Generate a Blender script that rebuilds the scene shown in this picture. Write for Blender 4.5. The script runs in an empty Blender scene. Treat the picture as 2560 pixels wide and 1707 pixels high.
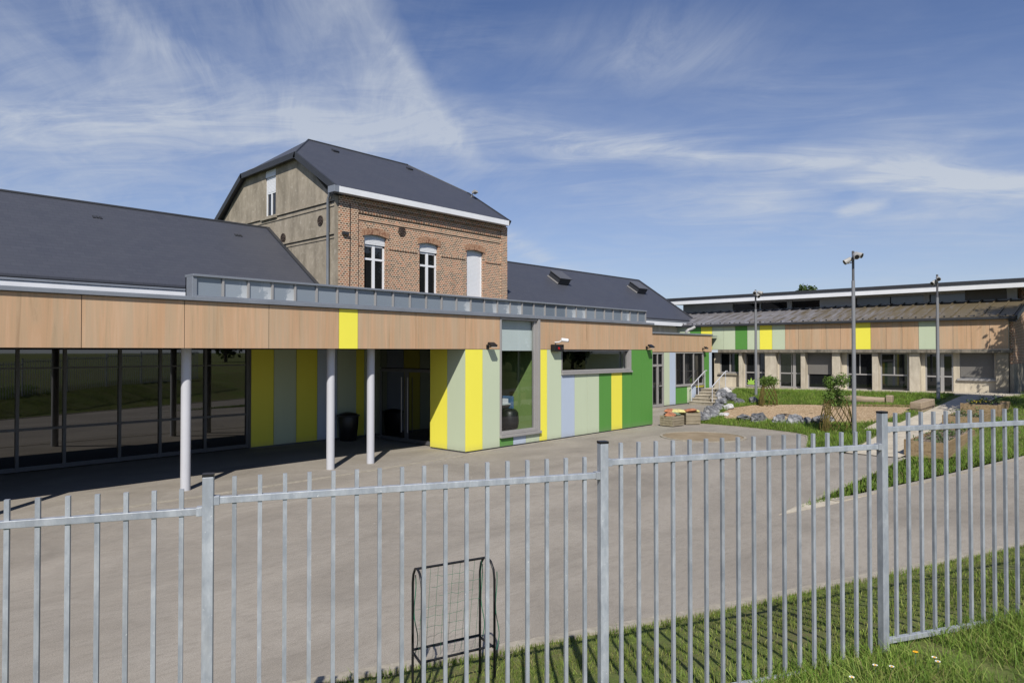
import bpy, bmesh, math, random
import numpy as np
from mathutils import Vector, Matrix, noise
R = math.radians
rng = np.random.default_rng(7); random.seed(7)
scene = bpy.context.scene
COL = scene.collection

# ------------------------------------------------------------------ materials
def srgb(r, g, b):
    f = lambda c: (c/255/12.92 if c/255 <= .04045 else ((c/255+.055)/1.055)**2.4)
    return (f(r), f(g), f(b), 1)

class NT:
    def __init__(s, name):
        s.m = bpy.data.materials.new(name); s.m.use_nodes = True
        s.t = s.m.node_tree; s.n = s.t.nodes; s.n.clear()
        s.out = s.n.new('ShaderNodeOutputMaterial')
        s.b = s.n.new('ShaderNodeBsdfPrincipled')
        s.t.links.new(s.b.outputs[0], s.out.inputs[0])
        s.tc = None
    def L(s, a, b): s.t.links.new(a, b)
    def N(s, typ, **kw):
        n = s.n.new(typ)
        for k, v in kw.items(): setattr(n, k, v)
        return n
    def obj(s):
        if not s.tc: s.tc = s.N('ShaderNodeTexCoord')
        return s.tc.outputs['Object']
    def mapping(s, vec=None, scale=(1,1,1), rot=(0,0,0), loc=(0,0,0)):
        m = s.N('ShaderNodeMapping'); s.L(vec or s.obj(), m.inputs[0])
        m.inputs['Scale'].default_value = scale; m.inputs['Rotation'].default_value = rot; m.inputs['Location'].default_value = loc
        return m.outputs[0]
    def noise(s, scale, detail=4, rough=.55, vec=None, dist=0):
        n = s.N('ShaderNodeTexNoise'); s.L(vec or s.obj(), n.inputs['Vector'])
        n.inputs['Scale'].default_value = scale; n.inputs['Detail'].default_value = detail
        n.inputs['Roughness'].default_value = rough; n.inputs['Distortion'].default_value = dist
        return n.outputs['Fac']
    def ramp(s, fac, stops):
        r = s.N('ShaderNodeValToRGB'); s.L(fac, r.inputs[0]); e = r.color_ramp.elements
        while len(e) < len(stops): e.new(.5)
        for i, (p, c) in enumerate(stops):
            e[i].position = p; e[i].color = c if len(c) == 4 else (*c, 1)
        return r.outputs[0]
    def mix(s, fac, a, b, blend='MIX'):
        m = s.N('ShaderNodeMix', data_type='RGBA', blend_type=blend)
        for sock, v in ((m.inputs[0], fac), (m.inputs[6], a), (m.inputs[7], b)):
            if hasattr(v, 'links'): s.L(v, sock)
            else: sock.default_value = v
        return m.outputs[2]
    def math(s, op, a, b=None, c=None, clamp=False):
        m = s.N('ShaderNodeMath', operation=op, use_clamp=clamp)
        for i, v in enumerate((a, b, c)):
            if v is None: continue
            if hasattr(v, 'links'): s.L(v, m.inputs[i])
            else: m.inputs[i].default_value = v
        return m.outputs[0]
    def bump(s, h, strength=.3, dist=.01):
        b = s.N('ShaderNodeBump'); s.L(h, b.inputs['Height'])
        b.inputs['Strength'].default_value = strength; b.inputs['Distance'].default_value = dist
        s.L(b.outputs[0], s.b.inputs['Normal'])
    def color(s, c):
        if hasattr(c, 'links'): s.L(c, s.b.inputs['Base Color'])
        else: s.b.inputs['Base Color'].default_value = c
    def set(s, rough=None, metal=None, spec=None, ior=None):
        for k, v in (('Roughness', rough), ('Metallic', metal), ('Specular IOR Level', spec), ('IOR', ior)):
            if v is not None:
                if hasattr(v, 'links'): s.L(v, s.b.inputs[k])
                else: s.b.inputs[k].default_value = v

def g(v, k=1): return (v, v, v, 1)
def sc(c, k): return (c[0]*k, c[1]*k, c[2]*k, 1)
M = {}
def paint(name, c, rough=.45, var=.08, scale=1.5, spec=.4, metal=0):
    t = NT(name)
    f = t.noise(scale, 5, .6)
    f2 = t.noise(scale*14, 3, .6)
    c1 = t.mix(t.ramp(f, [(.3, g(0)), (.7, g(1))]), sc(c, 1-var), sc(c, 1+var))
    c2 = t.mix(t.math('MULTIPLY', t.ramp(f2, [(.45, g(0)), (.75, g(1))]), var*1.5), c1, sc(c, .7))
    t.color(c2); t.set(rough=rough, spec=spec, metal=metal)
    M[name] = t.m; return t

def panel_mat(name, c):
    t = NT(name)
    oi = t.N('ShaderNodeObjectInfo')
    k = t.math('MULTIPLY_ADD', oi.outputs['Random'], .07, .965)
    v = t.noise(.9, 4, .6, t.mapping(scale=(1, 1, .35)))
    k2 = t.math('MULTIPLY_ADD', v, .10, .95)
    hsv = t.N('ShaderNodeHueSaturation'); hsv.inputs['Color'].default_value = c
    t.L(t.math('MULTIPLY', k, k2), hsv.inputs['Value'])
    # dusty splash zone near the ground
    sep = t.N('ShaderNodeSeparateXYZ'); t.L(t.obj(), sep.inputs[0])
    dirt = t.math('SUBTRACT', 1.0, t.math('MULTIPLY', sep.outputs[2], 3.2), None, True)
    dirt = t.math('MULTIPLY', t.math('MULTIPLY', dirt, dirt), t.math('MULTIPLY', t.noise(7, 5, .65), .75))
    run = t.ramp(t.noise(5, 4, .6, t.mapping(scale=(1, 1, .06))), [(.55, g(0)), (.8, g(1))])
    cc = t.mix(t.math('ADD', dirt, t.math('MULTIPLY', run, .07)), hsv.outputs[0], (.22, .20, .165, 1))
    t.color(cc); t.set(rough=.5, spec=.25); M[name] = t.m
YEL = (.83, .755, .085, 1); LGR = (.51, .575, .405, 1); DGR = (.095, .27, .055, 1); BLU = (.45, .52, .62, 1)
panel_mat('yellow panel', YEL); panel_mat('pale green panel', LGR); panel_mat('green panel', DGR); panel_mat('blue grey panel', BLU)

t = NT('oak laminate')
oi = t.N('ShaderNodeObjectInfo')
vec = t.N('ShaderNodeVectorMath', operation='ADD'); t.L(t.obj(), vec.inputs[0])
off = t.N('ShaderNodeCombineXYZ'); t.L(t.math('MULTIPLY', oi.outputs['Random'], 37.0), off.inputs[2]); t.L(off.outputs[0], vec.inputs[1])
g1 = t.noise(9, 5, .6, t.mapping(vec.outputs[0], scale=(1, 1, .05)), 1.2)
g2 = t.noise(60, 3, .6, t.mapping(vec.outputs[0], scale=(1, 1, .02)))
fl = t.noise(1.6, 3, .5, t.mapping(vec.outputs[0], scale=(1, 1, .25)))
c = t.ramp(g1, [(.25, (.34, .215, .12, 1)), (.42, (.48, .325, .195, 1)), (.55, (.545, .34, .20, 1)), (.75, (.60, .41, .265, 1))])
gs = t.noise(4.5, 4, .55, t.mapping(vec.outputs[0], scale=(1, 1, .04)))
c = t.mix(t.math('MULTIPLY', t.ramp(gs, [(.40, g(1)), (.5, g(0))]), .5), c, (.43, .345, .235, 1))
c = t.mix(t.math('MULTIPLY', t.ramp(gs, [(.54, g(0)), (.64, g(1))]), .5), c, (.52, .315, .18, 1))
c = t.mix(t.math('MULTIPLY', g2, .35), c, (.36, .235, .13, 1))
c = t.mix(t.math('MULTIPLY', t.ramp(fl, [(.35, g(0)), (.7, g(1))]), .35), c, (.56, .42, .29, 1))
hsv = t.N('ShaderNodeHueSaturation'); t.L(c, hsv.inputs['Color']); t.L(t.math('MULTIPLY_ADD', oi.outputs['Random'], .07, .97), hsv.inputs['Value'])
t.color(hsv.outputs[0]); t.set(rough=.5, spec=.2); M['oak'] = t.m

t = NT('slate')
sep = t.N('ShaderNodeSeparateXYZ'); t.L(t.obj(), sep.inputs[0])
cmb = t.N('ShaderNodeCombineXYZ'); t.L(t.math('ADD', sep.outputs[0], t.math('MULTIPLY', sep.outputs[1], .0)), cmb.inputs[0]); t.L(sep.outputs[2], cmb.inputs[1])
br = t.N('ShaderNodeTexBrick'); t.L(cmb.outputs[0], br.inputs['Vector'])
br.inputs['Color1'].default_value = (.056, .060, .076, 1); br.inputs['Color2'].default_value = (.064, .068, .084, 1); br.inputs['Mortar'].default_value = (.046, .049, .062, 1)
br.inputs['Scale'].default_value = 1; br.inputs['Brick Width'].default_value = .30; br.inputs['Row Height'].default_value = .11; br.inputs['Mortar Size'].default_value = .008; br.inputs['Mortar Smooth'].default_value = .5
f = t.noise(.6, 5, .6)
c = t.mix(t.math('MULTIPLY', t.ramp(f, [(.35, g(0)), (.7, g(1))]), .5), br.outputs[0], (.068, .071, .084, 1))
vo = t.N('ShaderNodeTexVoronoi'); t.L(cmb.outputs[0], vo.inputs['Vector']); vo.inputs['Scale'].default_value = 3.2
spk = t.ramp(vo.outputs['Distance'], [(.03, g(1)), (.06, g(0))])
c = t.mix(t.math('MULTIPLY', spk, .35), c, (.14, .15, .17, 1))
t.color(c); t.set(rough=.5, spec=.3); t.bump(br.outputs['Fac'], .12, -.006); M['slate'] = t.m

def brick_mat(name, ax):
    t = NT(name)
    sep = t.N('ShaderNodeSeparateXYZ'); t.L(t.obj(), sep.inputs[0])
    cmb = t.N('ShaderNodeCombineXYZ'); t.L(t.math('ADD', sep.outputs[0], sep.outputs[1]), cmb.inputs[0]); t.L(sep.outputs[2], cmb.inputs[1])
    br = t.N('ShaderNodeTexBrick'); t.L(cmb.outputs[0], br.inputs['Vector'])
    br.inputs['Scale'].default_value = 1; br.inputs['Brick Width'].default_value = .128; br.inputs['Row Height'].default_value = .076
    br.inputs['Mortar Size'].default_value = .0125; br.inputs['Mortar Smooth'].default_value = .2; br.inputs['Bias'].default_value = 0
    br.inputs['Color1'].default_value = g(0); br.inputs['Color2'].default_value = g(1); br.inputs['Mortar'].default_value = g(.5)
    wn = t.N('ShaderNodeTexWhiteNoise', noise_dimensions='2D')
    # per brick colour through the brick's own random tint
    bc = t.ramp(br.outputs[0], [(0, (.055, .04, .033, 1)), (.3, (.11, .065, .045, 1)), (.42, (.33, .115, .058, 1)), (.6, (.43, .155, .075, 1)), (.75, (.16, .085, .06, 1)), (.88, (.42, .20, .105, 1)), (1, (.31, .115, .06, 1))])
    big = t.noise(.7, 4, .6)
    bc = t.mix(t.math('MULTIPLY', t.ramp(big, [(.4, g(0)), (.7, g(1))]), .45), bc, (.30, .16, .10, 1))
    fine = t.noise(22, 3, .6)
    bc = t.mix(t.math('MULTIPLY', t.ramp(fine, [(.4, g(0)), (.75, g(1))]), .25), bc, (.50, .36, .24, 1))
    c = t.mix(br.outputs['Fac'], bc, (.64, .51, .37, 1))
    st = t.noise(1.3, 5, .65, t.mapping(scale=(1, 1, .3)))
    c = t.mix(t.math('MULTIPLY', t.ramp(st, [(.5, g(0)), (.75, g(1))]), .35), c, (.12, .08, .06, 1))
    t.color(c); t.set(rough=.85, spec=.15); t.bump(br.outputs['Fac'], .6, -.008); M[name] = t.m
brick_mat('old brick', 0)

t = NT('arch brick')
br = t.N('ShaderNodeTexBrick'); t.L(t.mapping(rot=(R(90), 0, 0)), br.inputs['Vector'])
f = t.noise(9, 2, .5); c = t.ramp(f, [(.35, (.22, .11, .07, 1)), (.5, (.44, .28, .18, 1)), (.65, (.28, .14, .085, 1))])
t.color(c); t.set(rough=.85, spec=.15); M['arch brick'] = t.m

def stained(name, base, dark, light, scale=1.0, bumpk=.3):
    t = NT(name)
    a = t.noise(1.1*scale, 8, .68, t.mapping(scale=(1, 1, .55)), .6); b = t.noise(5*scale, 6, .65); d = t.noise(2.2*scale, 5, .6, t.mapping(scale=(1, 1, .14)))
    c = t.mix(t.ramp(a, [(.38, g(0)), (.64, g(1))]), dark, base)
    c = t.mix(t.math('MULTIPLY', t.ramp(b, [(.55, g(0)), (.7, g(1))]), .55), c, light)
    c = t.mix(t.math('MULTIPLY', t.ramp(d, [(.5, g(0)), (.72, g(1))]), .6), c, sc(dark, .7))
    t.color(c); t.set(rough=.9, spec=.15); t.bump(b, bumpk, .02); M[name] = t.m
stained('old cement', (.385, .335, .26, 1), (.25, .217, .165, 1), (.52, .47, .385, 1), 1.2)
stained('concrete', (.36, .32, .25, 1), (.24, .21, .16, 1), (.44, .40, .33, 1), 2)
stained('pale concrete', (.54, .485, .385, 1), (.42, .37, .29, 1), (.60, .545, .45, 1), 2)
stained('beige render', (.64, .57, .44, 1), (.52, .455, .345, 1), (.68, .61, .49, 1), 1.5, .1)
stained('slab concrete', (.27, .235, .185, 1), (.11, .10, .08, 1), (.34, .31, .26, 1), 3)
stained('kerb concrete', (.40, .36, .29, 1), (.28, .25, .20, 1), (.46, .42, .35, 1), 4)

t = NT('galvanised steel')
v = t.N('ShaderNodeTexVoronoi'); t.L(t.mapping(scale=(1, 1, .55)), v.inputs['Vector']); v.inputs['Scale'].default_value = 30
a = t.noise(14, 5, .65, t.mapping(scale=(1, 1, .4))); b = t.noise(3, 4, .6)
c = t.mix(t.ramp(a, [(.35, g(0)), (.68, g(1))]), (.29, .315, .35, 1), (.46, .485, .515, 1))
sepc = t.N('ShaderNodeSeparateColor'); t.L(v.outputs['Color'], sepc.inputs[0])
c = t.mix(t.math('MULTIPLY', sepc.outputs[0], .3), c, (.25, .275, .31, 1))
c = t.mix(t.math('MULTIPLY', t.ramp(t.noise(60, 3, .6), [(.66, g(0)), (.75, g(1))]), .6), c, (.75, .75, .73, 1))
oi = t.N('ShaderNodeObjectInfo'); hsv = t.N('ShaderNodeHueSaturation'); t.L(c, hsv.inputs['Color']); t.L(t.math('MULTIPLY_ADD', oi.outputs['Random'], .22, .89), hsv.inputs['Value'])
sep = t.N('ShaderNodeSeparateXYZ'); t.L(t.obj(), sep.inputs[0])
drip = t.ramp(t.noise(11, 4, .6, t.mapping(scale=(1, 1, .12))), [(.52, g(0)), (.75, g(1))])
c = t.mix(t.math('MULTIPLY', drip, .35), hsv.outputs[0], (.26, .25, .235, 1))
t.color(c); t.set(rough=.5, metal=.25, spec=.5); M['galv'] = t.m

paint('white paint', (.74, .75, .76, 1), .4, .05)
paint('white plastic', (.76, .77, .78, 1), .35, .03)
paint('zinc', (.25, .27, .30, 1), .45, .12, 1.2, .5, .3)
paint('aluminium', (.36, .345, .33, 1), .45, .05, 1.5, .5, .2)
paint('column paint', (.50, .505, .53, 1), .4, .03)
paint('dark metal', (.035, .035, .038, 1), .45, .1)
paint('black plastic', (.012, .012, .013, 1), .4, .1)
paint('frame grey', (.10, .10, .105, 1), .4, .08)
paint('pole grey', (.20, .205, .215, 1), .45, .08, 3)
paint('lamp grey', (.36, .35, .33, 1), .45, .08)
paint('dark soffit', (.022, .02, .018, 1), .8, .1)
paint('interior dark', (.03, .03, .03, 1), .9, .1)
paint('interior green', (.20, .30, .095, 1), .8, .05)
paint('interior pale', (.50, .56, .54, 1), .8, .05)
paint('interior floor', (.22, .23, .20, 1), .6, .1)
paint('blind fabric', (.70, .76, .755, 1), .8, .03)
paint('blue plastic', (.06, .14, .26, 1), .4, .05)
paint('shutter grey', (.17, .16, .145, 1), .5, .06)
paint('clerestory wall', (.62, .62, .62, 1), .6, .08)
paint('red lens', (.4, .01, .015, 1), .25, .02)
paint('verge metal', (.035, .037, .042, 1), .5, .1)
paint('roof felt', (.06, .062, .068, 1), .7, .1)
paint('bag orange', (.42, .17, .085, 1), .4, .45, 7)
paint('bag yellow', (.60, .54, .22, 1), .4, .35, 7)
paint('bag white', (.55, .55, .5, 1), .4, .3, 9)
paint('bag green', (.16, .22, .14, 1), .4, .3, 9)
paint('petal white', (.8, .8, .78, 1), .6, .02)
paint('petal yellow', (.85, .45, .02, 1), .6, .05)
paint('iron', (.05, .035, .028, 1), .7, .15, 5)
paint('net green', (.03, .16, .09, 1), .7, .1)

def glass_dark(name, c, ior):
    t = NT(name)
    f = t.noise(.5, 2, .5); t.color(t.mix(f, sc(c, .7), sc(c, 1.3))); t.set(rough=.015, spec=.5, ior=ior)
    t.bump(t.noise(.8, 1, .4), .02, .02); M[name] = t.m
glass_dark('tinted glass', (.006, .0065, .007, 1), 2.15)
glass_dark('window glass', (.012, .013, .014, 1), 1.6)
t = NT('clear glass'); t.n.remove(t.b)
tr = t.N('ShaderNodeBsdfTransparent'); tr.inputs[0].default_value = (.86, .89, .88, 1)
gl = t.N('ShaderNodeBsdfGlossy'); gl.inputs['Roughness'].default_value = .01
lw = t.N('ShaderNodeLayerWeight'); lw.inputs['Blend'].default_value = .5
ff = t.math('MULTIPLY_ADD', t.math('POWER', lw.outputs['Facing'], 4.0), .8, .085, True)
mx = t.N('ShaderNodeMixShader'); t.L(ff, mx.inputs[0]); t.L(tr.outputs[0], mx.inputs[1]); t.L(gl.outputs[0], mx.inputs[2]); t.L(mx.outputs[0], t.out.inputs[0])
M['clear glass'] = t.m
t = NT('clerestory glass')
oi = t.N('ShaderNodeObjectInfo')
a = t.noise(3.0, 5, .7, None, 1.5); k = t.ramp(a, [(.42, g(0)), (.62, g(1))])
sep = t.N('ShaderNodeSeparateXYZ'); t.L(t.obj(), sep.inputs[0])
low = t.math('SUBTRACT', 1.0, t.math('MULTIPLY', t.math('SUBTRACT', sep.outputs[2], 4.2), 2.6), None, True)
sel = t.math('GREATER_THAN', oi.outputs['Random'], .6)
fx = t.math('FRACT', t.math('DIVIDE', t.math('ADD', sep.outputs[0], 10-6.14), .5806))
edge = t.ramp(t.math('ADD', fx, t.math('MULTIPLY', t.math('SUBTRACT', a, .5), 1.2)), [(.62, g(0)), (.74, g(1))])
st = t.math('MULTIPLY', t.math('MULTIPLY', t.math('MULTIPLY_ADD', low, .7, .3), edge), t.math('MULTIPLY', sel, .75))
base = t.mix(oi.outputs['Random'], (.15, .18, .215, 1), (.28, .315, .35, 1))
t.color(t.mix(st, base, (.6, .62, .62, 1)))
t.set(rough=.18, spec=.6, ior=1.6); M['clerestory glass'] = t.m

t = NT('asphalt')
a = t.noise(.30, 8, .68, t.mapping(rot=(0, 0, R(40)), scale=(.9, 1.7, 1)), .9); b = t.noise(260, 2, .6); d = t.noise(1.6, 6, .65, None, .5); e = t.noise(40, 4, .6)
c = t.mix(t.ramp(a, [(.33, g(0)), (.62, g(1))]), (.265, .238, .20, 1), (.44, .398, .338, 1))
c = t.mix(t.math('MULTIPLY', t.ramp(d, [(.42, g(0)), (.70, g(1))]), .45), c, (.385, .342, .28, 1))
c = t.mix(t.math('MULTIPLY', t.ramp(b, [(.38, g(1)), (.62, g(0))]), .55), c, (.13, .115, .095, 1))
c = t.mix(t.math('MULTIPLY', t.ramp(e, [(.62, g(0)), (.74, g(1))]), .35), c, (.42, .385, .325, 1))
m2 = t.noise(9, 6, .7, t.mapping(rot=(0, 0, R(40)), scale=(.6, 1.6, 1)))
c = t.mix(t.math('MULTIPLY', t.ramp(m2, [(.30, g(1)), (.52, g(0))]), .38), c, (.16, .14, .115, 1))
vp = t.N('ShaderNodeTexVoronoi'); t.L(t.obj(), vp.inputs['Vector']); vp.inputs['Scale'].default_value = 1.6
c = t.mix(t.math('MULTIPLY', t.ramp(vp.outputs['Distance'], [(.022, g(1)), (.035, g(0))]), .5), c, (.62, .58, .5, 1))
gr = t.noise(75, 3, .8)
c = t.mix(t.math('MULTIPLY', t.ramp(gr, [(.36, g(1)), (.5, g(0))]), .42), c, (.12, .105, .09, 1))
c = t.mix(t.math('MULTIPLY', t.ramp(gr, [(.55, g(0)), (.68, g(1))]), .35), c, (.55, .49, .41, 1))
t.color(c); t.set(rough=.92, spec=.2); t.bump(b, .35, .006); M['asphalt'] = t.m

t = NT('soil and moss')
a = t.noise(.9, 6, .65); b = t.noise(9, 6, .7); d = t.noise(60, 3, .7)
c = t.mix(t.ramp(a, [(.35, g(0)), (.62, g(1))]), (.16, .21, .05, 1), (.20, .175, .085, 1))
c = t.mix(t.ramp(b, [(.40, g(0)), (.66, g(1))]), c, (.125, .18, .04, 1))
c = t.mix(t.math('MULTIPLY', d, .5), c, (.08, .07, .038, 1))
t.color(c); t.set(rough=.95, spec=.1); t.bump(b, .8, .03); M['lawn'] = t.m

t = NT('grass blade')
at = t.N('ShaderNodeAttribute', attribute_name='Col')
t.color(at.outputs['Color']); t.set(rough=.55, spec=.25)
tl = t.N('ShaderNodeBsdfTranslucent'); t.L(at.outputs['Color'], tl.inputs[0])
mx = t.N('ShaderNodeMixShader'); mx.inputs[0].default_value = .35
t.L(t.b.outputs[0], mx.inputs[1]); t.L(tl.outputs[0], mx.inputs[2]); t.L(mx.outputs[0], t.out.inputs[0]); M['blade'] = t.m

t = NT('wood chippings')
v = t.N('ShaderNodeTexVoronoi'); t.L(t.mapping(scale=(1, 1.6, 1)), v.inputs['Vector']); v.inputs['Scale'].default_value = 16
sepc = t.N('ShaderNodeSeparateColor'); t.L(v.outputs['Color'], sepc.inputs[0]); a = t.noise(.7, 5, .6)
c = t.ramp(sepc.outputs[0], [(0, (.24, .16, .09, 1)), (.4, (.42, .30, .18, 1)), (1, (.56, .43, .28, 1))])
c = t.mix(t.math('MULTIPLY', t.ramp(a, [(.4, g(0)), (.7, g(1))]), .4), c, (.30, .21, .12, 1))
t.color(c); t.set(rough=.9, spec=.1); t.bump(v.outputs['Distance'], .8, .03); M['chips'] = t.m
t = NT('sand')
a = t.noise(1.5, 6, .65); b = t.noise(120, 2, .6)
c = t.mix(t.ramp(a, [(.35, g(0)), (.65, g(1))]), (.24, .185, .12, 1), (.34, .27, .185, 1)); c = t.mix(t.math('MULTIPLY', b, .3), c, (.15, .12, .08, 1))
t.color(c); t.set(rough=.95, spec=.1); t.bump(b, .5, .01); M['sand'] = t.m
t = NT('compost')
v = t.N('ShaderNodeTexVoronoi'); t.L(t.obj(), v.inputs['Vector']); v.inputs['Scale'].default_value = 13
sepc = t.N('ShaderNodeSeparateColor'); t.L(v.outputs['Color'], sepc.inputs[0])
t.color(t.ramp(sepc.outputs[0], [(0, (.06, .045, .03, 1)), (.5, (.17, .13, .095, 1)), (1, (.34, .28, .22, 1))])); t.set(rough=.95, spec=.1); t.bump(v.outputs['Distance'], 1, .04); M['compost'] = t.m

t = NT('rock')
a = t.noise(3, 8, .65, None, .8); b = t.noise(16, 5, .65); oi = t.N('ShaderNodeObjectInfo')
c = t.ramp(a, [(.34, (.05, .052, .058, 1)), (.47, (.14, .143, .15, 1)), (.58, (.25, .25, .25, 1)), (.72, (.48, .47, .45, 1))])
hsv = t.N('ShaderNodeHueSaturation'); t.L(c, hsv.inputs['Color']); t.L(t.math('MULTIPLY_ADD', oi.outputs['Random'], .5, .75), hsv.inputs['Value'])
t.color(hsv.outputs[0]); t.set(rough=.85, spec=.2); t.bump(b, .6, .03); M['rock'] = t.m
t = NT('pale rock')
c = t.ramp(t.noise(4, 7, .65), [(.35, (.34, .33, .32, 1)), (.6, (.62, .61, .59, 1))]); t.color(c); t.set(rough=.85); M['pale rock'] = t.m

def timber(name, c0, c1, axis):
    t = NT(name); s = [14, 14, 14]; s[axis] = .8
    a = t.noise(1, 6, .6, t.mapping(scale=tuple(s)), .5); b = t.noise(1.5, 5, .6)
    c = t.mix(t.ramp(a, [(.3, g(0)), (.7, g(1))]), c0, c1)
    c = t.mix(t.math('MULTIPLY', t.ramp(b, [(.45, g(0)), (.75, g(1))]), .4), c, sc(c0, .6))
    t.color(c); t.set(rough=.8, spec=.15); t.bump(a, .3, .01); M[name] = t.m
timber('bed timber', (.20, .14, .075, 1), (.36, .265, .155, 1), 0)
timber('crate timber', (.20, .165, .11, 1), (.36, .31, .22, 1), 0)
timber('log wood', (.22, .165, .11, 1), (.42, .335, .24, 1), 1)
timber('bark', (.06, .045, .03, 1), (.15, .115, .08, 1), 2)
timber('willow stem', (.05, .038, .014, 1), (.19, .15, .045, 1), 2)

t = NT('metal roofing')
sep = t.N('ShaderNodeSeparateXYZ'); t.L(t.obj(), sep.inputs[0])
n1 = t.noise(1.2, 6, .65); n2 = t.noise(6, 5, .65); n3 = t.noise(2.5, 4, .6, t.mapping(scale=(.25, 2.4, 1)))
mossy = t.math('MULTIPLY_ADD', sep.outputs[1], -.12, 1.22)          # greener toward the gable end
m = t.math('ADD', t.math('MULTIPLY', mossy, .6), t.math('MULTIPLY', t.math('SUBTRACT', n3, .5), 2.0))
m = t.math('ADD', m, t.math('MULTIPLY', t.math('SUBTRACT', n2, .5), .8))
c = t.mix(t.ramp(n1, [(.3, g(0)), (.7, g(1))]), (.16, .155, .165, 1), (.27, .265, .28, 1))
c = t.mix(t.ramp(n3, [(.45, g(0)), (.7, g(1))]), c, (.12, .105, .09, 1))
c = t.mix(t.ramp(m, [(.30, g(0)), (.95, g(1))]), c, (.135, .108, .066, 1))
t.color(c); t.set(rough=.42, spec=.5); t.bump(n2, .15, .01); M['metal roof'] = t.m

# ------------------------------------------------------------------ mesh helpers
class MB:
    def __init__(s): s.v = []; s.f = []; s.sm = []
    def add(s, vs, fs, smooth=False):
        o = len(s.v); s.v += [tuple(p) for p in vs]; s.f += [[i+o for i in f] for f in fs]; s.sm += [smooth]*len(fs); return s
    def box(s, x0, x1, y0, y1, z0, z1):
        x0, x1 = sorted((x0, x1)); y0, y1 = sorted((y0, y1)); z0, z1 = sorted((z0, z1))
        v = [(x, y, z) for z in (z0, z1) for x, y in ((x0, y0), (x1, y0), (x1, y1), (x0, y1))]
        return s.add(v, [(3,2,1,0), (4,5,6,7), (0,1,5,4), (1,2,6,5), (2,3,7,6), (3,0,4,7)])
    def obox(s, c, ax, ay, hx, hy, hz):            # oriented box: centre, unit axes, half sizes
        c = Vector(c); ax = Vector(ax).normalized(); ay = Vector(ay).normalized(); az = ax.cross(ay)
        v = [c+ax*hx*i+ay*hy*j+az*hz*k for k in (-1, 1) for i, j in ((-1,-1), (1,-1), (1,1), (-1,1))]
        return s.add(v, [(3,2,1,0), (4,5,6,7), (0,1,5,4), (1,2,6,5), (2,3,7,6), (3,0,4,7)])
    def prism(s, pts, d):                          # planar polygon extruded by vector d
        n = len(pts); a = [Vector(p) for p in pts]; d = Vector(d)
        return s.add(a+[p+d for p in a], [list(range(n))[::-1], list(range(n, 2*n))]+[(i, (i+1) % n, n+(i+1) % n, n+i) for i in range(n)])
    def tube(s, path, r, n=8, caps=True, r1=None):
        P = [Vector(p) for p in path]; rs = r if isinstance(r, (list, tuple)) else [r + ((r1 if r1 is not None else r)-r)*i/(len(P)-1) for i in range(len(P))]
        vs = []; up = Vector((0, 0, 1))
        for i, p in enumerate(P):
            t_ = (P[min(i+1, len(P)-1)]-P[max(i-1, 0)]).normalized()
            a = t_.cross(up if abs(t_.z) < .95 else Vector((1, 0, 0))).normalized(); b = a.cross(t_)
            vs += [p+(a*math.cos(2*math.pi*k/n)+b*math.sin(2*math.pi*k/n))*rs[i] for k in range(n)]
        fs = [(i*n+k, i*n+(k+1) % n, (i+1)*n+(k+1) % n, (i+1)*n+k) for i in range(len(P)-1) for k in range(n)]
        s.add(vs, fs, True)
        if caps: s.add(vs[:n], [list(range(n))]); s.add(vs[-n:], [list(range(n))[::-1]])
        return s
    def quad(s, *p): return s.add(p, [tuple(range(len(p)))])
    def build(s, name, mat, parent=None, base=None, bevel=0, local=False):
        me = bpy.data.meshes.new(name)
        b = Vector((0, 0, 0))
        if parent is not None and not local:
            q = parent
            while q is not None: b = b+q.location; q = q.parent
        elif base is not None: b = Vector(base)
        me.from_pydata([tuple(Vector(p)-b) for p in s.v], [], s.f)
        me.materials.append(M[mat]); me.polygons.foreach_set('use_smooth', s.sm)
        bm = bmesh.new(); bm.from_mesh(me); bmesh.ops.recalc_face_normals(bm, faces=bm.faces); bm.to_mesh(me); bm.free()
        me.update()
        o = bpy.data.objects.new(name, me); COL.objects.link(o)
        if parent is not None: o.parent = parent
        elif base is not None: o.location = base
        if bevel:
            m_ = o.modifiers.new('bevel', 'BEVEL'); m_.width = bevel; m_.segments = 2; m_.limit_method = 'ANGLE'
        return o
def tag(o, label=None, cat=None, group=None, kind=None):
    if label: o['label'] = label
    if cat: o['category'] = cat
    if group: o['group'] = group
    if kind: o['kind'] = kind
    return o
def thing(name, label, cat, loc=(0, 0, 0), group=None, rz=0):
    o = bpy.data.objects.new(name, None); COL.objects.link(o); o.location = loc; o.rotation_euler = (0, 0, rz); o.empty_display_size = .2
    return tag(o, label, cat, group)
def B(name, mat, parent, *box, bevel=0):
    m = MB()
    for b in (box if isinstance(box[0], (tuple, list)) else [box]): m.box(*b)
    return m.build(name, mat, parent, bevel=bevel)
def copy_tree(o, parent=None):
    c = o.copy(); COL.objects.link(c); c.parent = parent
    for ch in list(o.children): copy_tree(ch, c)
    return c

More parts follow.
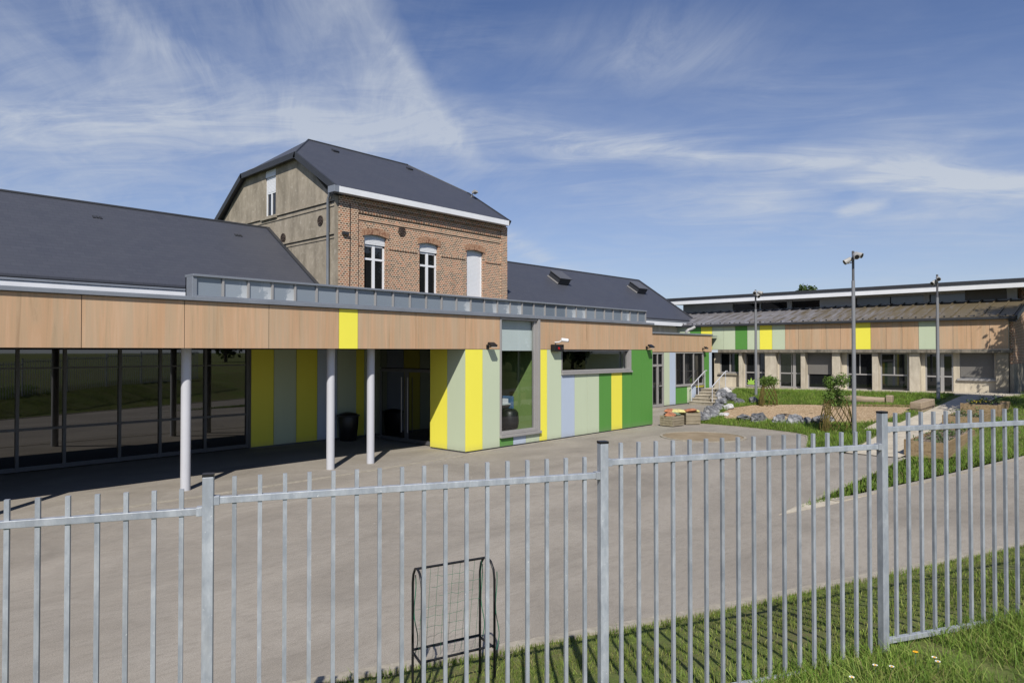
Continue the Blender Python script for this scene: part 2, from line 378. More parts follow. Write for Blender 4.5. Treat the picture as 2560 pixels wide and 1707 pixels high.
def leaf_mesh(name, mat, P, N, size, cols, parent=None, base=(0, 0, 0), aspect=.5):
    """many pointed leaf faces: P (n,3) centres, N (n,3) normals"""
    n = len(P); N = N/np.linalg.norm(N, axis=1, keepdims=True)
    r = rng.normal(size=(n, 3)); U = np.cross(N, r); U /= np.linalg.norm(U, axis=1, keepdims=True); V = np.cross(N, U)
    size = np.broadcast_to(np.asarray(size, float).reshape(-1, 1) if np.ndim(size) else np.full((n, 1), size), (n, 1))
    v = np.stack([P-U*size, P-V*size*aspect, P+U*size, P+V*size*aspect], 1).reshape(-1, 3)
    if parent is not None:
        b = Vector((0, 0, 0)); q = parent
        while q is not None: b = b+q.location; q = q.parent
    else: b = Vector(base)
    v = v-np.array(b)
    me = bpy.data.meshes.new(name)
    me.vertices.add(4*n); me.vertices.foreach_set('co', v.ravel())
    me.loops.add(4*n); me.loops.foreach_set('vertex_index', np.arange(4*n))
    me.polygons.add(n); me.polygons.foreach_set('loop_start', np.arange(n)*4); me.polygons.foreach_set('loop_total', np.full(n, 4))
    me.update(calc_edges=True)
    ca = me.color_attributes.new('Col', 'FLOAT_COLOR', 'POINT')
    ca.data.foreach_set('color', np.repeat(np.concatenate([cols, np.ones((n, 1))], 1), 4, axis=0).ravel().astype(np.float32))
    me.materials.append(M[mat])
    o = bpy.data.objects.new(name, me); COL.objects.link(o)
    if parent is not None: o.parent = parent
    else: o.location = base
    return o

# ------------------------------------------------------------------ terrain
KERB = [(-60, 14), (-12, 11.4), (-5, 9.15), (3.55, 5.44), (7.05, 3.85), (13.25, 1.37), (20, -1.2), (30, -4.6), (60, -14)]
KX = [p[0] for p in KERB]; KY = [p[1] for p in KERB]
FP = Vector((3.9, 2.745)); FD = Vector((math.cos(R(-28.5)), math.sin(R(-28.5)))); FN = Vector((-FD.y, FD.x))
def lerp(a, b, t): return a+(b-a)*max(0, min(1, t))
def cl(x): return max(0.0, min(1.0, x))
def TZ(y): return .82+(17.8-max(-5, min(y, 22)))*.0136
def ylow(x): return 4.88-(x-12.72)*.21
def yb(x): return 14.0+(x-27)*.38
def garden(x, y):
    if x < 20: return 0.0
    x0 = lerp(22, 26, (y-7)/2.5)
    return TZ(y)*cl((x-x0)/(36-x0))*cl((y-ylow(x))/2.2)*cl((yb(x)-y)/.9)
def zf(s): return max(.15, min(1.05, .47+.055*s))
def H(x, y):
    yk = float(np.interp(x, KX, KY))
    if y >= yk: return garden(x, y)
    s = (Vector((x, y))-FP).dot(FD); d = (Vector((x, y))-FP).dot(FN)
    dk = (yk-y)*.9
    if d > 0:
        t_ = dk/(dk+d); t_ = t_*t_*(3-2*t_)*.45+t_*.55
        return zf(s)*t_
    e = -d
    return zf(s)-.03+.13*min(e, 1.0)+.10*max(0, min(e-1, 4))+.26*max(0, min(1, (s-3.2)/1.8))*min(1, e/.35+.25)
def HV(x, y): return Vector((x, y, H(x, y)))

def axis(a): return sorted(set(np.round(np.concatenate(a), 4)))
gx = axis([np.arange(-4, 16, .25), np.arange(16, 46, .5), np.arange(-30, -4, 1.0), np.arange(46, 70, 2.0), np.array([-400, -200, -100, -60, 80, 100, 150, 250, 400])])
gy = axis([np.arange(-6, 8, .25), np.arange(8, 22, .5), np.arange(-30, -6, 1.0), np.arange(22, 40, 2.0), np.array([-400, -200, -100, -60, 60, 100, 200, 400])])
me = bpy.data.meshes.new('ground'); nx, ny = len(gx), len(gy)
vs = []
for y in gy:
    for x in gx:
        z = H(x, y)
        if y > float(np.interp(x, KX, KY))-.05 and z < .02: z = -.05
        if z > .1 or y < float(np.interp(x, KX, KY))-.2: z += .025*noise.noise((x*1.3, y*1.3, 0))
        vs.append((x, y, z-.004))
me.from_pydata(vs, [], [(j*nx+i, j*nx+i+1, (j+1)*nx+i+1, (j+1)*nx+i) for j in range(ny-1) for i in range(nx-1)])
me.materials.append(M['lawn']); me.polygons.foreach_set('use_smooth', [True]*len(me.polygons))
ground = bpy.data.objects.new('ground', me); COL.objects.link(ground); tag(ground, kind='structure')

def sheet(name, poly, mat, z=0.0):
    bm = bmesh.new(); vs = [bm.verts.new((x, y, z)) for x, y in poly]; f = bm.faces.new(vs)
    if f.normal.z < 0: f.normal_flip()
    bmesh.ops.triangulate(bm, faces=[f]); me = bpy.data.meshes.new(name); bm.to_mesh(me); bm.free()
    me.materials.append(M[mat]); o = bpy.data.objects.new(name, me); COL.objects.link(o); return tag(o, kind='structure')
EDGE = [(21.4, 6.5), (21.86, 7.71), (23.4, 8.2), (24.82, 8.72), (25.41, 9.3), (25.75, 10.33), (26.05, 11.77), (26.05, 12.77), (26.0, 13.7)]
sheet('asphalt_court', KERB[0:1]+KERB[1:]+[(60, -5), (45, -1.9), (30, 1.25), (24.11, 2.49), (18.38, 3.65), (14.69, 4.45), (12.72, 4.88), (14.19, 4.9), (21.65, 4.98)]+EDGE+[(26.9, 14.1), (31, 15.55), (35.45, 17.3), (35.45, 19.3), (24, 19.3), (24, 21.5), (-60, 21.5)], 'asphalt', 0)

def strip(name, pts, w, top, mat, thick=.12, follow=True):
    m = MB(); L = []
    P = []
    for a, b in zip(pts[:-1], pts[1:]):
        n = max(1, int((Vector(b)-Vector(a)).length/.5))
        P += [Vector(a).lerp(Vector(b), i/n) for i in range(n)]
    P.append(Vector(pts[-1]))
    for i, p in enumerate(P):
        d = (P[min(i+1, len(P)-1)]-P[max(i-1, 0)]).normalized(); n = Vector((-d.y, d.x))
        z = (garden(p.x, p.y) if follow else 0)+top
        for k, zz in ((-.5, z-thick), (-.5, z), (.5, z), (.5, z-thick)):
            q = p+n*w*k; L.append((q.x, q.y, zz))
    n = len(P)
    fs = [(4*i+k, 4*i+(k+1) % 4, 4*i+4+(k+1) % 4, 4*i+4+k) for i in range(n-1) for k in range(4)]+[(3, 2, 1, 0), (4*n-4, 4*n-3, 4*n-2, 4*n-1)]
    m.add(L, fs); return tag(m.build(name, mat), kind='structure')
strip('kerb', KERB[1:8], .12, .03, 'kerb concrete', follow=False)
strip('kerb', [(21.65, 4.93), (14.1, 4.88)], .09, .02, 'kerb concrete')
strip('kerb', [(14.4, 4.55), (18.38, 3.62), (24.11, 2.46), (30, 1.22), (45, -1.93)], .12, .03, 'kerb concrete')
strip('kerb', EDGE, .09, .02, 'kerb concrete', follow=False)
tip = MB().prism([(12.55, 4.92, -.05), (14.0, 4.52, -.05), (15.6, 4.2, -.05), (15.6, 4.34, -.05), (14.3, 4.80, -.05), (13.6, 4.94, -.05)], (0, 0, .062)).build('kerb', 'pale concrete'); tag(tip, kind='structure')
strip('kerb', [(-6, 14.42), (3.7, 14.37), (9.3, 14.27), (13.6, 14.34)], .16, .012, 'kerb concrete', follow=False)
strip('kerb', [(13.92, 14.55), (24.25, 14.55)], .14, .014, 'kerb concrete', follow=False)
# garden path, terrace and slab at the sandpit
def ramp_path(name, xs, y0, y1, mat, off=.02):
    m = MB(); L = []
    for x in xs:
        a, b = (y0, y1) if not callable(y0) else (y0(x), y1(x))
        for y in (a, (a+b)/2, b): L.append((x, y, garden(x, y)+off))
    n = len(xs)
    m.add(L, [(3*i+k, 3*i+3+k, 3*i+4+k, 3*i+1+k) for i in range(n-1) for k in range(2)])
    return tag(m.build(name, mat), kind='structure')
ramp_path('path', list(np.arange(21.45, 37.7, .5)), lambda x: 5.02 if x < 31 else 5.02-(x-31)*.09, lambda x: 6.45-max(0, x-28)*.06, 'pale concrete', .025)
ramp_path('path', [25.9, 26.4, 27.0, 27.7], 6.46, 7.2, 'pale concrete', .022)
m = MB(); L = []
for y in np.arange(4.0, 19.3, .5):
    for x, dz in ((37.3, -.6), (37.3, .03), (40.1, .03)): L.append((x, y, TZ(y)+dz))
n = len(L)//3
m.add(L, [(3*i+k, 3*i+1+k, 3*i+4+k, 3*i+3+k) for i in range(n-1) for k in range(2)])
tag(m.build('terrace', 'pale concrete'), kind='structure')
# wood-chip play area
SAND = [(27.4, 13.0), (28.6, 13.8), (30.24, 14.0), (31.2, 13.45), (31.8, 12.2), (32.15, 10.9), (32.1, 9.04), (31.83, 6.98), (31.16, 6.75), (29.58, 6.9), (28.2, 7.05), (27.5, 7.6), (27.57, 8.47), (28.1, 10.02), (28.0, 10.78), (27.5, 11.9)]
def inpoly(x, y, P):
    c = False; n = len(P)
    for i in range(n):
        x1, y1 = P[i]; x2, y2 = P[(i+1) % n]
        if (y1 > y) != (y2 > y) and x < (x2-x1)*(y-y1)/(y2-y1)+x1: c = not c
    return c
cx, cy = 29.8, 10.3; m = MB(); L = []; P2 = []
for a, b in zip(SAND, SAND[1:]+SAND[:1]):
    for k in range(3): P2.append((a[0]+(b[0]-a[0])*k/3, a[1]+(b[1]-a[1])*k/3))
for i, rr in enumerate((0.02, .2, .4, .6, .8, .92, 1.0)):
    for (x, y) in P2:
        X = cx+(x-cx)*rr; Y = cy+(y-cy)*rr
        L.append((X, Y, garden(X, Y)+.04+.02*noise.noise((X*2, Y*2, 3))-(.03 if rr == 1 else 0)))
n = len(P2)
m.add(L, [(i*n+k, i*n+(k+1) % n, (i+1)*n+(k+1) % n, (i+1)*n+k) for i in range(6) for k in range(n)], True)
tag(m.build('wood_chip_ground', 'chips'), kind='structure')
strip('edging_board', [(32.15, 10.6), (32.2, 9.0), (32.0, 7.0)], .06, .09, 'bed timber')
# sand circle in the court
m = MB(); n = 48; C0 = (22.15, 11.35); rc = 1.42
ring = [(C0[0]+rc*math.cos(2*math.pi*k/n), C0[1]+rc*math.sin(2*math.pi*k/n)) for k in range(n)]
m.add([(*C0, .03)]+[(C0[0]+(x-C0[0])*.55, C0[1]+(y-C0[1])*.55, .026+.012*noise.noise((x*2, y*2, 1))) for x, y in ring]+[(x, y, .01) for x, y in ring],
      [(0, 1+k, 1+(k+1) % n) for k in range(n)]+[(1+k, 1+n+k, 1+n+(k+1) % n, 1+(k+1) % n) for k in range(n)], True)
tag(m.build('sand_circle', 'sand'), kind='structure')
strip('kerb', ring+ring[:1], .09, .03, 'kerb concrete', follow=False)

# ------------------------------------------------------------------ main school block
ML = thing('school_building', 'long low school front with oak fascia, yellow and green panels, round columns and clerestory strip', 'building', (10, 14.65, 0))
FY = 14.65; FB, FT = 3.06, 4.06
def panel(parent, mat, x0, x1, z0, z1, y=FY, name='cladding_panel', th=.02, ax='y', lab=None):
    gq = .0075
    if ax == 'y': o = B(name, mat, parent, x0+gq, x1-gq, y, y+th, z0+gq, z1-gq)
    else: o = B(name, mat, parent, y, y+th, x0+gq, x1-gq, z0+gq, z1-gq)
    if lab: o['label'] = lab
    return o
LN = {'yellow panel': 'bright yellow panel', 'pale green panel': 'pale sage green panel', 'green panel': 'strong green panel', 'blue grey panel': 'pale blue grey panel', 'oak': 'oak coloured panel'}
Yp, Lg, Dg, Bl, Ok = 'yellow panel', 'pale green panel', 'green panel', 'blue grey panel', 'oak'
xs = [-5.4, -3.54, -1.67, .2, 2.07, 3.94, 5.82, 7.69, 9.54, 10.1, 11.99, 13.86, 15.32]
for a, b in zip(xs[:-1], xs[1:]):
    mt = Yp if abs(a-9.54) < .01 else Ok
    panel(ML, mt, a, b, FB, FT, name='fascia_panel', lab=LN[mt])
for a, b in zip([17.22, 18.37, 19.81, 21.37, 22.71], [18.37, 19.81, 21.37, 22.71, 24.31]): panel(ML, Ok, a, b, FB, FT, name='fascia_panel', lab=LN[Ok])
for a, b, mt in ((13.86, 14.57, Yp), (14.57, 15.32, Lg), (17.22, 17.61, Yp), (17.61, 18.37, Lg)): panel(ML, mt, a, b, .04, FB, lab=LN[mt])
for a, b, mt in ((15.32, 15.94, Dg), (15.94, 16.54, Bl), (16.54, 17.22, Lg)): panel(ML, mt, a, b, .04, .30, lab=LN[mt])
for a, b, mt in ((18.37, 19.12, Bl), (19.12, 19.85, Lg), (19.85, 20.59, Lg), (20.59, 21.38, Dg), (21.38, 22.1, Yp), (22.1, 22.73, Dg)): panel(ML, mt, a, b, .04, 2.2, lab=LN[mt])
for a, b in ((22.73, 23.49), (23.49, 24.31)): panel(ML, Dg, a, b, .04, FB, lab=LN[Dg])
# return wall at the entrance (faces the canopy), back wall of the canopy, left part
for a, b, mt in ((14.67, 15.46, Lg), (15.46, 16.25, Yp)): panel(ML, mt, a, b, .04, FB, y=13.86, ax='x', lab=LN[mt])
bw = [(10.03, 10.78, Yp), (10.78, 11.56, Lg), (11.56, 12.33, Yp), (12.33, 13.1, Bl), (13.1, 13.86, Lg), (13.86, 14.2, Yp), (14.2, 15.3, Lg)]
for a, b, mt in bw: panel(ML, mt, a, b, .04, FB, y=20.2, lab=LN[mt])
# carcass
B('wall', 'frame grey', ML, (13.885, 15.31, 14.675, 14.9, 0, FT), (17.23, 18.36, 14.675, 14.9, 0, FT), (18.36, 22.72, 14.675, 14.9, 0, 2.18), (22.72, 24.29, 14.675, 14.9, 0, FT),
  (18.36, 22.72, 14.675, 14.9, 3.04, FT), (15.31, 17.23, 14.675, 14.9, 0, .28), (13.885, 14.05, 14.9, 16.25, 0, FT), (24.1, 24.29, 14.9, 21.3, 0, FT), (9.98, 15.4, 20.225, 20.45, 0, FT), (14.05, 24.1, 21.1, 21.3, 0, FT))
B('interior_wall', 'interior green', ML, (17.3, 17.42, 14.91, 19.2, .02, 4.0))
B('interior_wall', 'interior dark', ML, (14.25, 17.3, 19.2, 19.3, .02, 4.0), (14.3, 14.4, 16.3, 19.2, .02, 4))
B('interior_wall', 'interior pale', ML, (22.9, 23.0, 14.91, 17, .02, 3.9))
B('interior_floor', 'interior floor', ML, (14.4, 24.1, 14.9, 21.1, .01, .05))
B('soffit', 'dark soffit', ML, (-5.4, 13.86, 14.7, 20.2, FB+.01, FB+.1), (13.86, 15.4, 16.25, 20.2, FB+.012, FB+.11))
B('roof', 'roof felt', ML, (-5.4, 24.29, 14.7, 21.4, 4.0, 4.06))
B('coping', 'zinc', ML, (-5.45, 24.36, 14.58, 14.95, FT+.004, 4.15), (24.2, 24.36, 14.95, 21.3, FT+.004, 4.15), bevel=.008)
B('fascia_backing', 'dark metal', ML, (-5.4, 15.3, 14.672, 14.72, FB+.003, FT-.003), (17.24, 18.3, 14.90, 14.95, FB, FT))
# left glazing wall under the canopy
gx_ = [-5.0, -3.7, -2.4, -1.1, .3, 1.6, 2.9, 4.08, 5.08, 6.36, 7.39, 8.64, 9.92]
for a, b in zip(gx_[:-1], gx_[1:]):
    o = B('window_pane', 'tinted glass', ML, a+.03, b-.03, 20.26, 20.28, .14, FB-.02)
for x in gx_: B('mullion', 'frame grey', ML, x-.035, x+.035, 20.2, 20.3, .04, FB)
B('transom', 'frame grey', ML, (-5, 9.9, 20.21, 20.29, 1.04, 1.10), (-5, 9.9, 20.21, 20.29, .05, .15), (-5, 9.9, 20.215, 20.285, 2.56, 2.60))
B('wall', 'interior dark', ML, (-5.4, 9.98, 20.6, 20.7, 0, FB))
# columns
for x in (2.45, 6.09, 9.68, 10.91):
    MB().tube([(x, 15.23, 0), (x, 15.23, FB+.01)], .102, 28).build('column', 'column paint', ML)
# entrance doors on the return
for y0, y1 in ((16.3, 17.75), (17.75, 19.2)):
    d = B('door', 'frame grey', ML, (14.12, 14.18, y0, y0+.09, .03, 2.42), (14.12, 14.18, y1-.09, y1, .03, 2.42), (14.12, 14.18, y0+.09, y1-.09, .03, .15), (14.12, 14.18, y0+.09, y1-.09, 2.32, 2.42))
    B('pane', 'tinted glass', d, 14.145, 14.155, y0+.09, y1-.09, .15, 2.32)
    MB().tube([(14.05, y1-.16 if y0 < 17 else y0+.16, .35), (14.05, y1-.16 if y0 < 17 else y0+.16, 2.15)], .018, 8).build('handle', 'aluminium', d)
B('transom_window', 'tinted glass', ML, 14.14, 14.16, 16.3, 19.2, 2.45, FB)
# tall window
tw = B('window_frame', 'aluminium', ML, (15.33, 15.40, 14.64, 14.80, .32, 4.04), (17.10, 17.21, 14.60, 14.80, .32, 4.04), (15.40, 17.10, 14.62, 14.80, .40, .50), (15.40, 17.10, 14.64, 14.80, 3.99, 4.05), (15.30, 17.24, 14.56, 14.70, .31, .395), (17.01, 17.10, 14.70, 14.80, .5, 3.99), bevel=.006)
MB().quad((15.40, 14.74, .5), (17.01, 14.74, .5), (17.01, 14.74, 3.99), (15.40, 14.74, 3.99)).build('pane', 'clear glass', tw)
B('roller_blind', 'blind fabric', tw, 15.42, 17.25, 14.85, 14.856, 3.02, 3.98)
ww = B('window_frame', 'aluminium', ML, (22.60, 22.71, 14.62, 14.84, 2.22, 3.05), (18.39, 22.60, 14.63, 14.84, 2.26, 2.34), (18.39, 22.60, 14.70, 14.84, 3.00, 3.05), (18.38, 18.42, 14.64, 14.84, 2.34, 3.0), (18.36, 22.74, 14.57, 14.70, 2.19, 2.255), bevel=.006)
MB().quad((18.42, 14.78, 2.34), (22.6, 14.78, 2.34), (22.6, 14.78, 3.0), (18.42, 14.78, 3.0)).build('pane', 'clear glass', ww)
# clerestory roof-light strip
cw = .5806; n_ = 31; cx0 = 6.14
cf = MB(); cf.box(6.05, 6.15, 14.84, 15.2, 4.12, 4.60); cf.box(6.05, 24.15, 14.80, 15.24, 4.60, 4.65); cf.box(6.05, 24.15, 15.14, 15.2, 4.10, 4.60); cf.box(6.14, 24.15, 14.84, 14.93, 4.152, 4.20); cf.box(24.09, 24.15, 14.86, 15.14, 4.152, 4.6)
cl_ = cf.build('clerestory', 'zinc', ML, bevel=.006)
for i in range(n_+1):
    x = cx0+i*cw
    if i: B('mullion', 'aluminium', cl_, x-.022, x+.022, 14.845, 14.91, 4.20, 4.60)
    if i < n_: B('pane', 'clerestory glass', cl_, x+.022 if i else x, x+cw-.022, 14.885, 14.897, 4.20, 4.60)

# wall lights, camera, sensor
def floodlight(x, y, z, label):
    o = thing('wall_floodlight', label, 'floodlight', (x, y, z), 'small black wall floodlights')
    b = MB().obox((x, y-.22, z+.02), (1, 0, 0), (0, .85, .52), .13, .09, .035).build('lamp_head', 'black plastic', o)
    MB().obox((x, y-.24, z-.018), (1, 0, 0), (0, .85, .52), .115, .075, .004).build('lens', 'lamp grey', b)
    MB().tube([(x, y-.005, z-.04), (x, y-.12, z-.05), (x, y-.2, z)], .02, 6).obox((x, y-.015, z-.04), (1, 0, 0), (0, 0, 1), .05, .06, .015).build('bracket', 'black plastic', o)
floodlight(14.77, FY, 3.18, 'small black floodlight above the yellow corner panel by the entrance')
floodlight(23.85, FY, 3.18, 'small black floodlight above the green end panels')
floodlight(37.3, 19.08, 3.18, 'small black floodlight on the set-back low block beside the stairs')
o = thing('security_camera', 'white bullet security camera under the oak fascia beside the tall window', 'camera', (18.1, FY, 3.38))
MB().tube([(18.03, 14.38, 3.39), (18.23, 14.25, 3.36)], .06, 14).build('housing', 'white plastic', o)
MB().tube([(18.225, 14.253, 3.361), (18.25, 14.237, 3.357)], .048, 14).build('lens', 'black plastic', o)
MB().tube([(18.02, 14.64, 3.30), (18.02, 14.45, 3.31), (18.04, 14.37, 3.36)], .025, 8).build('bracket', 'white plastic', o)
o = thing('alarm_box', 'black alarm sensor box with red lens below the white camera', 'alarm box', (18.02, FY, 3.1))
B('housing', 'black plastic', o, 17.78, 18.26, 14.44, 14.648, 2.99, 3.23, bevel=.02)
MB().tube([(17.98, 14.445, 3.1), (17.98, 14.425, 3.1)], .045, 14).build('lens', 'red lens', o)
MB().tube([(18.17, 14.445, 3.1), (18.17, 14.43, 3.1)], .04, 14).build('speaker_grille', 'dark metal', o)

# things inside the tall window
o = thing('play_trolley', 'blue and white trolley standing inside the tall window', 'trolley', (16.6, 15.8, .05))
B('side_panel', 'blue plastic', o, 16.78, 16.84, 15.45, 16.0, .35, 1.5, bevel=.02)
B('shelf', 'interior pale', o, (16.3, 16.78, 15.55, 16.0, 1.22, 1.26), (16.3, 16.78, 15.55, 16.0, .42, .46), (16.3, 16.34, 15.55, 16.0, .06, 1.22))
B('box', 'white plastic', o, 16.45, 16.72, 15.6, 15.9, 1.262, 1.42)
o = thing('tub_chair', 'dark round-backed chair inside the tall window', 'chair', (16.45, 15.3, .05))
m = MB(); n = 20
m.tube([(16.42, 15.25, z) for z in (.45, .5, .7, 1.0, 1.10, 1.13)], [.2, .27, .3, .28, .2, .05], n)
m.build('backrest', 'black plastic', o)
MB().tube([(16.42, 15.25, z) for z in (.06, .09, .46)], [.2, .05, .05], 12).build('pedestal', 'dark metal', o)
# bin under the canopy
o = thing('bin', 'black rounded bin standing in the dark corner under the canopy', 'bin', (13.2, 19.7, 0))
m = MB(); m.tube([(13.2, 19.7, z) for z in (0.0, .03, .5, .8, .9, .95)], [.24, .28, .33, .35, .3, .1], 22); m.build('body', 'black plastic', o)
MB().tube([(13.2+.36*math.cos(a), 19.7+.36*math.sin(a), .84) for a in np.linspace(0, 2*math.pi, 21)], .03, 6, False).build('rim', 'dark metal', o)

# ------------------------------------------------------------------ brick house
BH = thing('brick_house', 'old two-storey red brick house with slate half-hipped roof and cement side gable', 'house', (18.2, 25.9, 0))
HX0, HX1, HY0, HY1 = 13.69, 22.68, 21.3, 30.4
wins = [(14.95, 15.97, 5.3, 7.33), (17.6, 18.6, 5.3, 7.33), (20.21, 21.22, 5.3, 7.33)]
m = MB()
segs = [(HX0+.35, wins[0][0])]+[(a[1], b[0]) for a, b in zip(wins[:-1], wins[1:])]+[(wins[-1][1], HX1)]
for a, b in segs: m.box(a, b, HY0, HY0+.35, 0, 8.7)
for a, b, z0, z1 in wins:
    m.box(a, b, HY0, HY0+.35, 0, z0); n = 10; r_ = .07
    pts = [(a, HY0, 8.7), (b, HY0, 8.7)]+[(b-(b-a)*k/n, HY0, z1+r_*(1-(2*k/n-1)**2)) for k in range(n+1)]
    m.prism(pts, (0, .35, 0))
m.box(HX1-.35, HX1-.001, HY0+.35, HY1, 0, 8.7)
wl = m.build('wall', 'old brick', BH)
m = MB()
for z0, z1, p in ((8.14, 8.20, .05), (7.88, 7.93, .035)): m.box(HX0+.3, HX1+.01, HY0-p, HY0, z0, z1)
for a, b in segs:
    m.box(max(a, HX0+.9)+.12, min(b, 22.5)-.12, HY0-.03, HY0, 6.92, 6.975)
m.box(HX0+.12, HX0+.95, HY0-.06, HY0, 0, 8.62); m.box(22.3, HX1+.02, HY0-.06, HY0, 0, 8.62)
m.box(HX0+.3, HX1+.01, HY0-.08, HY0, 8.45, 8.65)
m.build('brick_trim', 'old brick', BH)
for a, b, z0, z1 in wins:
    m = MB(); n = 16; c_ = (a+b)/2; hw = (b-a)/2
    for k in range(n):                                   # radial arch bricks
        u0 = -1.18+2.36*k/n+.012; u1 = -1.18+2.36*(k+1)/n-.012
        f_ = lambda u: z1+.07*(1-u*u)
        m.prism([(c_+u0*hw, HY0-.03, f_(u0)), (c_+u1*hw, HY0-.03, f_(u1)), (c_+u1*hw*1.06, HY0-.03, f_(u1)+.24), (c_+u0*hw*1.06, HY0-.03, f_(u0)+.24)], (0, .028, 0))
    m.build('window_arch', 'arch brick', BH)
for i, (a, b, z0, z1) in enumerate(wins):
    y = HY0+.14
    if i < 2:
        c_ = (a+b)/2
        fr_ = B('window', 'white plastic', BH, (a, a+.08, y, y+.07, z0, 7.02), (b-.08, b, y, y+.07, z0, 7.02), (c_-.06, c_+.06, y-.01, y+.06, z0, 7.02), (a, b, y-.005, y+.065, 6.44, 6.52), (a, b, y, y+.07, 6.95, 7.02))
        B('pane', 'window glass', fr_, a+.06, b-.06, y+.03, y+.04, z0, 6.98)
        m = MB(); m.box(a, b, y-.03, y+.08, 7.02, 7.5)
        for k in range(8): m.box(a+.02, b-.02, y-.045, y-.03, 7.03+k*.055, 7.075+k*.055)
        m.build('roller_shutter', 'white plastic', fr_)
    else:
        fr_ = B('window', 'white plastic', BH, (a, a+.05, y-.02, y+.07, z0, 7.5), (b-.05, b, y-.02, y+.07, z0, 7.5))
        m = MB()
        for k in range(40): m.box(a+.05, b-.05, y, y+.03, z0+k*.055, z0+k*.055+.05)
        m.box(a+.05, b-.05, y+.015, y+.06, z0, 7.5)
        m.build('roller_shutter', 'white plastic', fr_)
# cement gable: window opening at Y 25.57..26.4, z 8.45..10.35
G = [(21.3, 0), (30.4, 0), (30.4, 8.75), (28.02, 10.72), (24.03, 10.72), (21.95, 8.97), (21.3, 8.62)]
m = MB(); wy0, wy1, wz0, wz1 = 25.58, 26.42, 8.44, 10.36
def gtop(y): return float(np.interp(y, [21.3, 21.95, 24.03, 28.02, 30.4], [8.62, 8.97, 10.72, 10.72, 8.75]))
for ys in ([21.31, 21.95, 24.03, wy0], [wy1, 28.02, 30.39]):
    m.prism([(HX0, ys[0], 0)]+[(HX0, y, gtop(y)) for y in ys]+[(HX0, ys[-1], 0)], (.35, 0, 0))
m.box(HX0, HX0+.35, wy0, wy1, 0, wz0); m.box(HX0, HX0+.35, wy0, wy1, wz1, 10.72)
m.build('gable_wall', 'old cement', BH)
m = MB()
for z0, z1, p in ((8.42, 8.50, .05), (8.24, 8.28, .03), (7.22, 7.30, .045), (7.08, 7.11, .025)): m.box(HX0-p, HX0, 21.32, 25.3 if z0 < 8 else 28.6, z0, z1)
m.box(HX0-.03, HX0+.345, 21.27, 21.30, 0, 8.6)
m.build('cornice', 'old cement', BH)
B('painted_cornice_shadow', 'dark soffit', BH, (HX0-.02, HX0, 21.32, 28.6, 8.395, 8.418), (HX0-.02, HX0, 21.32, 25.3, 7.195, 7.218))  # thin dark strips standing in for the shade under the string courses
x = HX0+.05
fr_ = B('window', 'white plastic', BH, (x, x+.07, wy0, wy0+.08, wz0, wz1), (x, x+.07, wy1-.08, wy1, wz0, wz1), (x, x+.07, wy0+.08, wy1-.08, wz0, wz0+.08), (x, x+.07, wy0+.08, wy1-.08, 9.42, 9.50), (x, x+.06, 25.96, 26.04, wz0+.08, 9.42))
B('pane', 'window glass', fr_, x+.03, x+.04, wy0+.08, wy1-.08, wz0+.08, 9.42)
m = MB(); m.box(x+.01, x+.06, wy0+.08, wy1-.08, 9.5, wz1)
for k in range(15): m.box(x-.01, x+.01, wy0+.06, wy1-.06, 9.48+k*.055, 9.525+k*.055)
m.box(x-.05, x+.06, wy0+.02, wy1-.02, 10.1, wz1); m.build('roller_shutter', 'white plastic', fr_)
B('window_sill', 'concrete', BH, (HX0-.1, HX0+.05, wy0-.15, wy1+.25, 8.36, 8.435))
# roof: front and back slopes with half-hips
EY0, EY1, EZ = 21.05, 30.65, 8.80; RYm, RZ = 25.95, 11.85; VX0, VX1 = 13.5, 22.62
def sl(y): return EZ+(RZ-EZ)*(y-EY0)/(RYm-EY0) if y < RYm else EZ+(RZ-EZ)*(EY1-y)/(EY1-RYm)
HYf, HYb = 23.75, 28.15; RX0, RX1 = 15.35, 20.7
hz = sl(HYf); hzb = sl(HYb); T_ = Vector((0, 0, .12))
fr4 = [Vector(p) for p in ((VX0, EY0, EZ), (VX1, EY0, EZ), (VX1, HYf, hz), (RX1, RYm, RZ), (RX0, RYm, RZ), (VX0, HYf, hz))]
bk4 = [Vector(p) for p in ((VX0, EY1, EZ), (VX1, EY1, EZ), (VX1, HYb, hzb), (RX1, RYm, RZ), (RX0, RYm, RZ), (VX0, HYb, hzb))]
hl = [Vector(p) for p in ((VX0, HYf, hz), (RX0, RYm, RZ), (VX0, HYb, hzb))]; hr = [Vector(p) for p in ((VX1, HYf, hz), (RX1, RYm, RZ), (VX1, HYb, hzb))]
m = MB()
for p in (fr4, bk4, hl, hr): m.add([q+T_ for q in p], [tuple(range(len(p)))]); m.add(p, [tuple(range(len(p)))])
m.build('roof', 'slate', BH)
for a, b in ((fr4[0], fr4[5]), (bk4[0], bk4[5]), (fr4[5], bk4[5]), (fr4[1], fr4[2]), (bk4[1], bk4[2]), (fr4[2], bk4[2])):
    d = (b-a).normalized(); mid = (a+b)/2+Vector((0, 0, .03)); MB().obox(mid, d, Vector((1, 0, 0)), (b-a).length/2+.05, .05, .11).build('verge_board', 'verge metal', BH)
m = MB(); m.tube([fr4[4]+T_, fr4[3]+T_], .05, 6); m.tube([fr4[4]+T_, fr4[5]+T_], .035, 6); m.tube([fr4[3]+T_, fr4[2]+T_], .035, 6); m.build('ridge_capping', 'verge metal', BH)
for b_ in ((HX0-.05, 22.5, EY0-.12, EY0+.14, 8.66, 8.88), (HX0-.25, 22.5, EY1-.05, EY1+.12, 8.60, 8.82)): B('gutter_board', 'white paint', BH, *b_, bevel=.01)
B('gutter_hopper', 'zinc', BH, (HX0-.26, HX0-.0, EY0-.1, EY0+.32, 8.66, 8.90), bevel=.01)
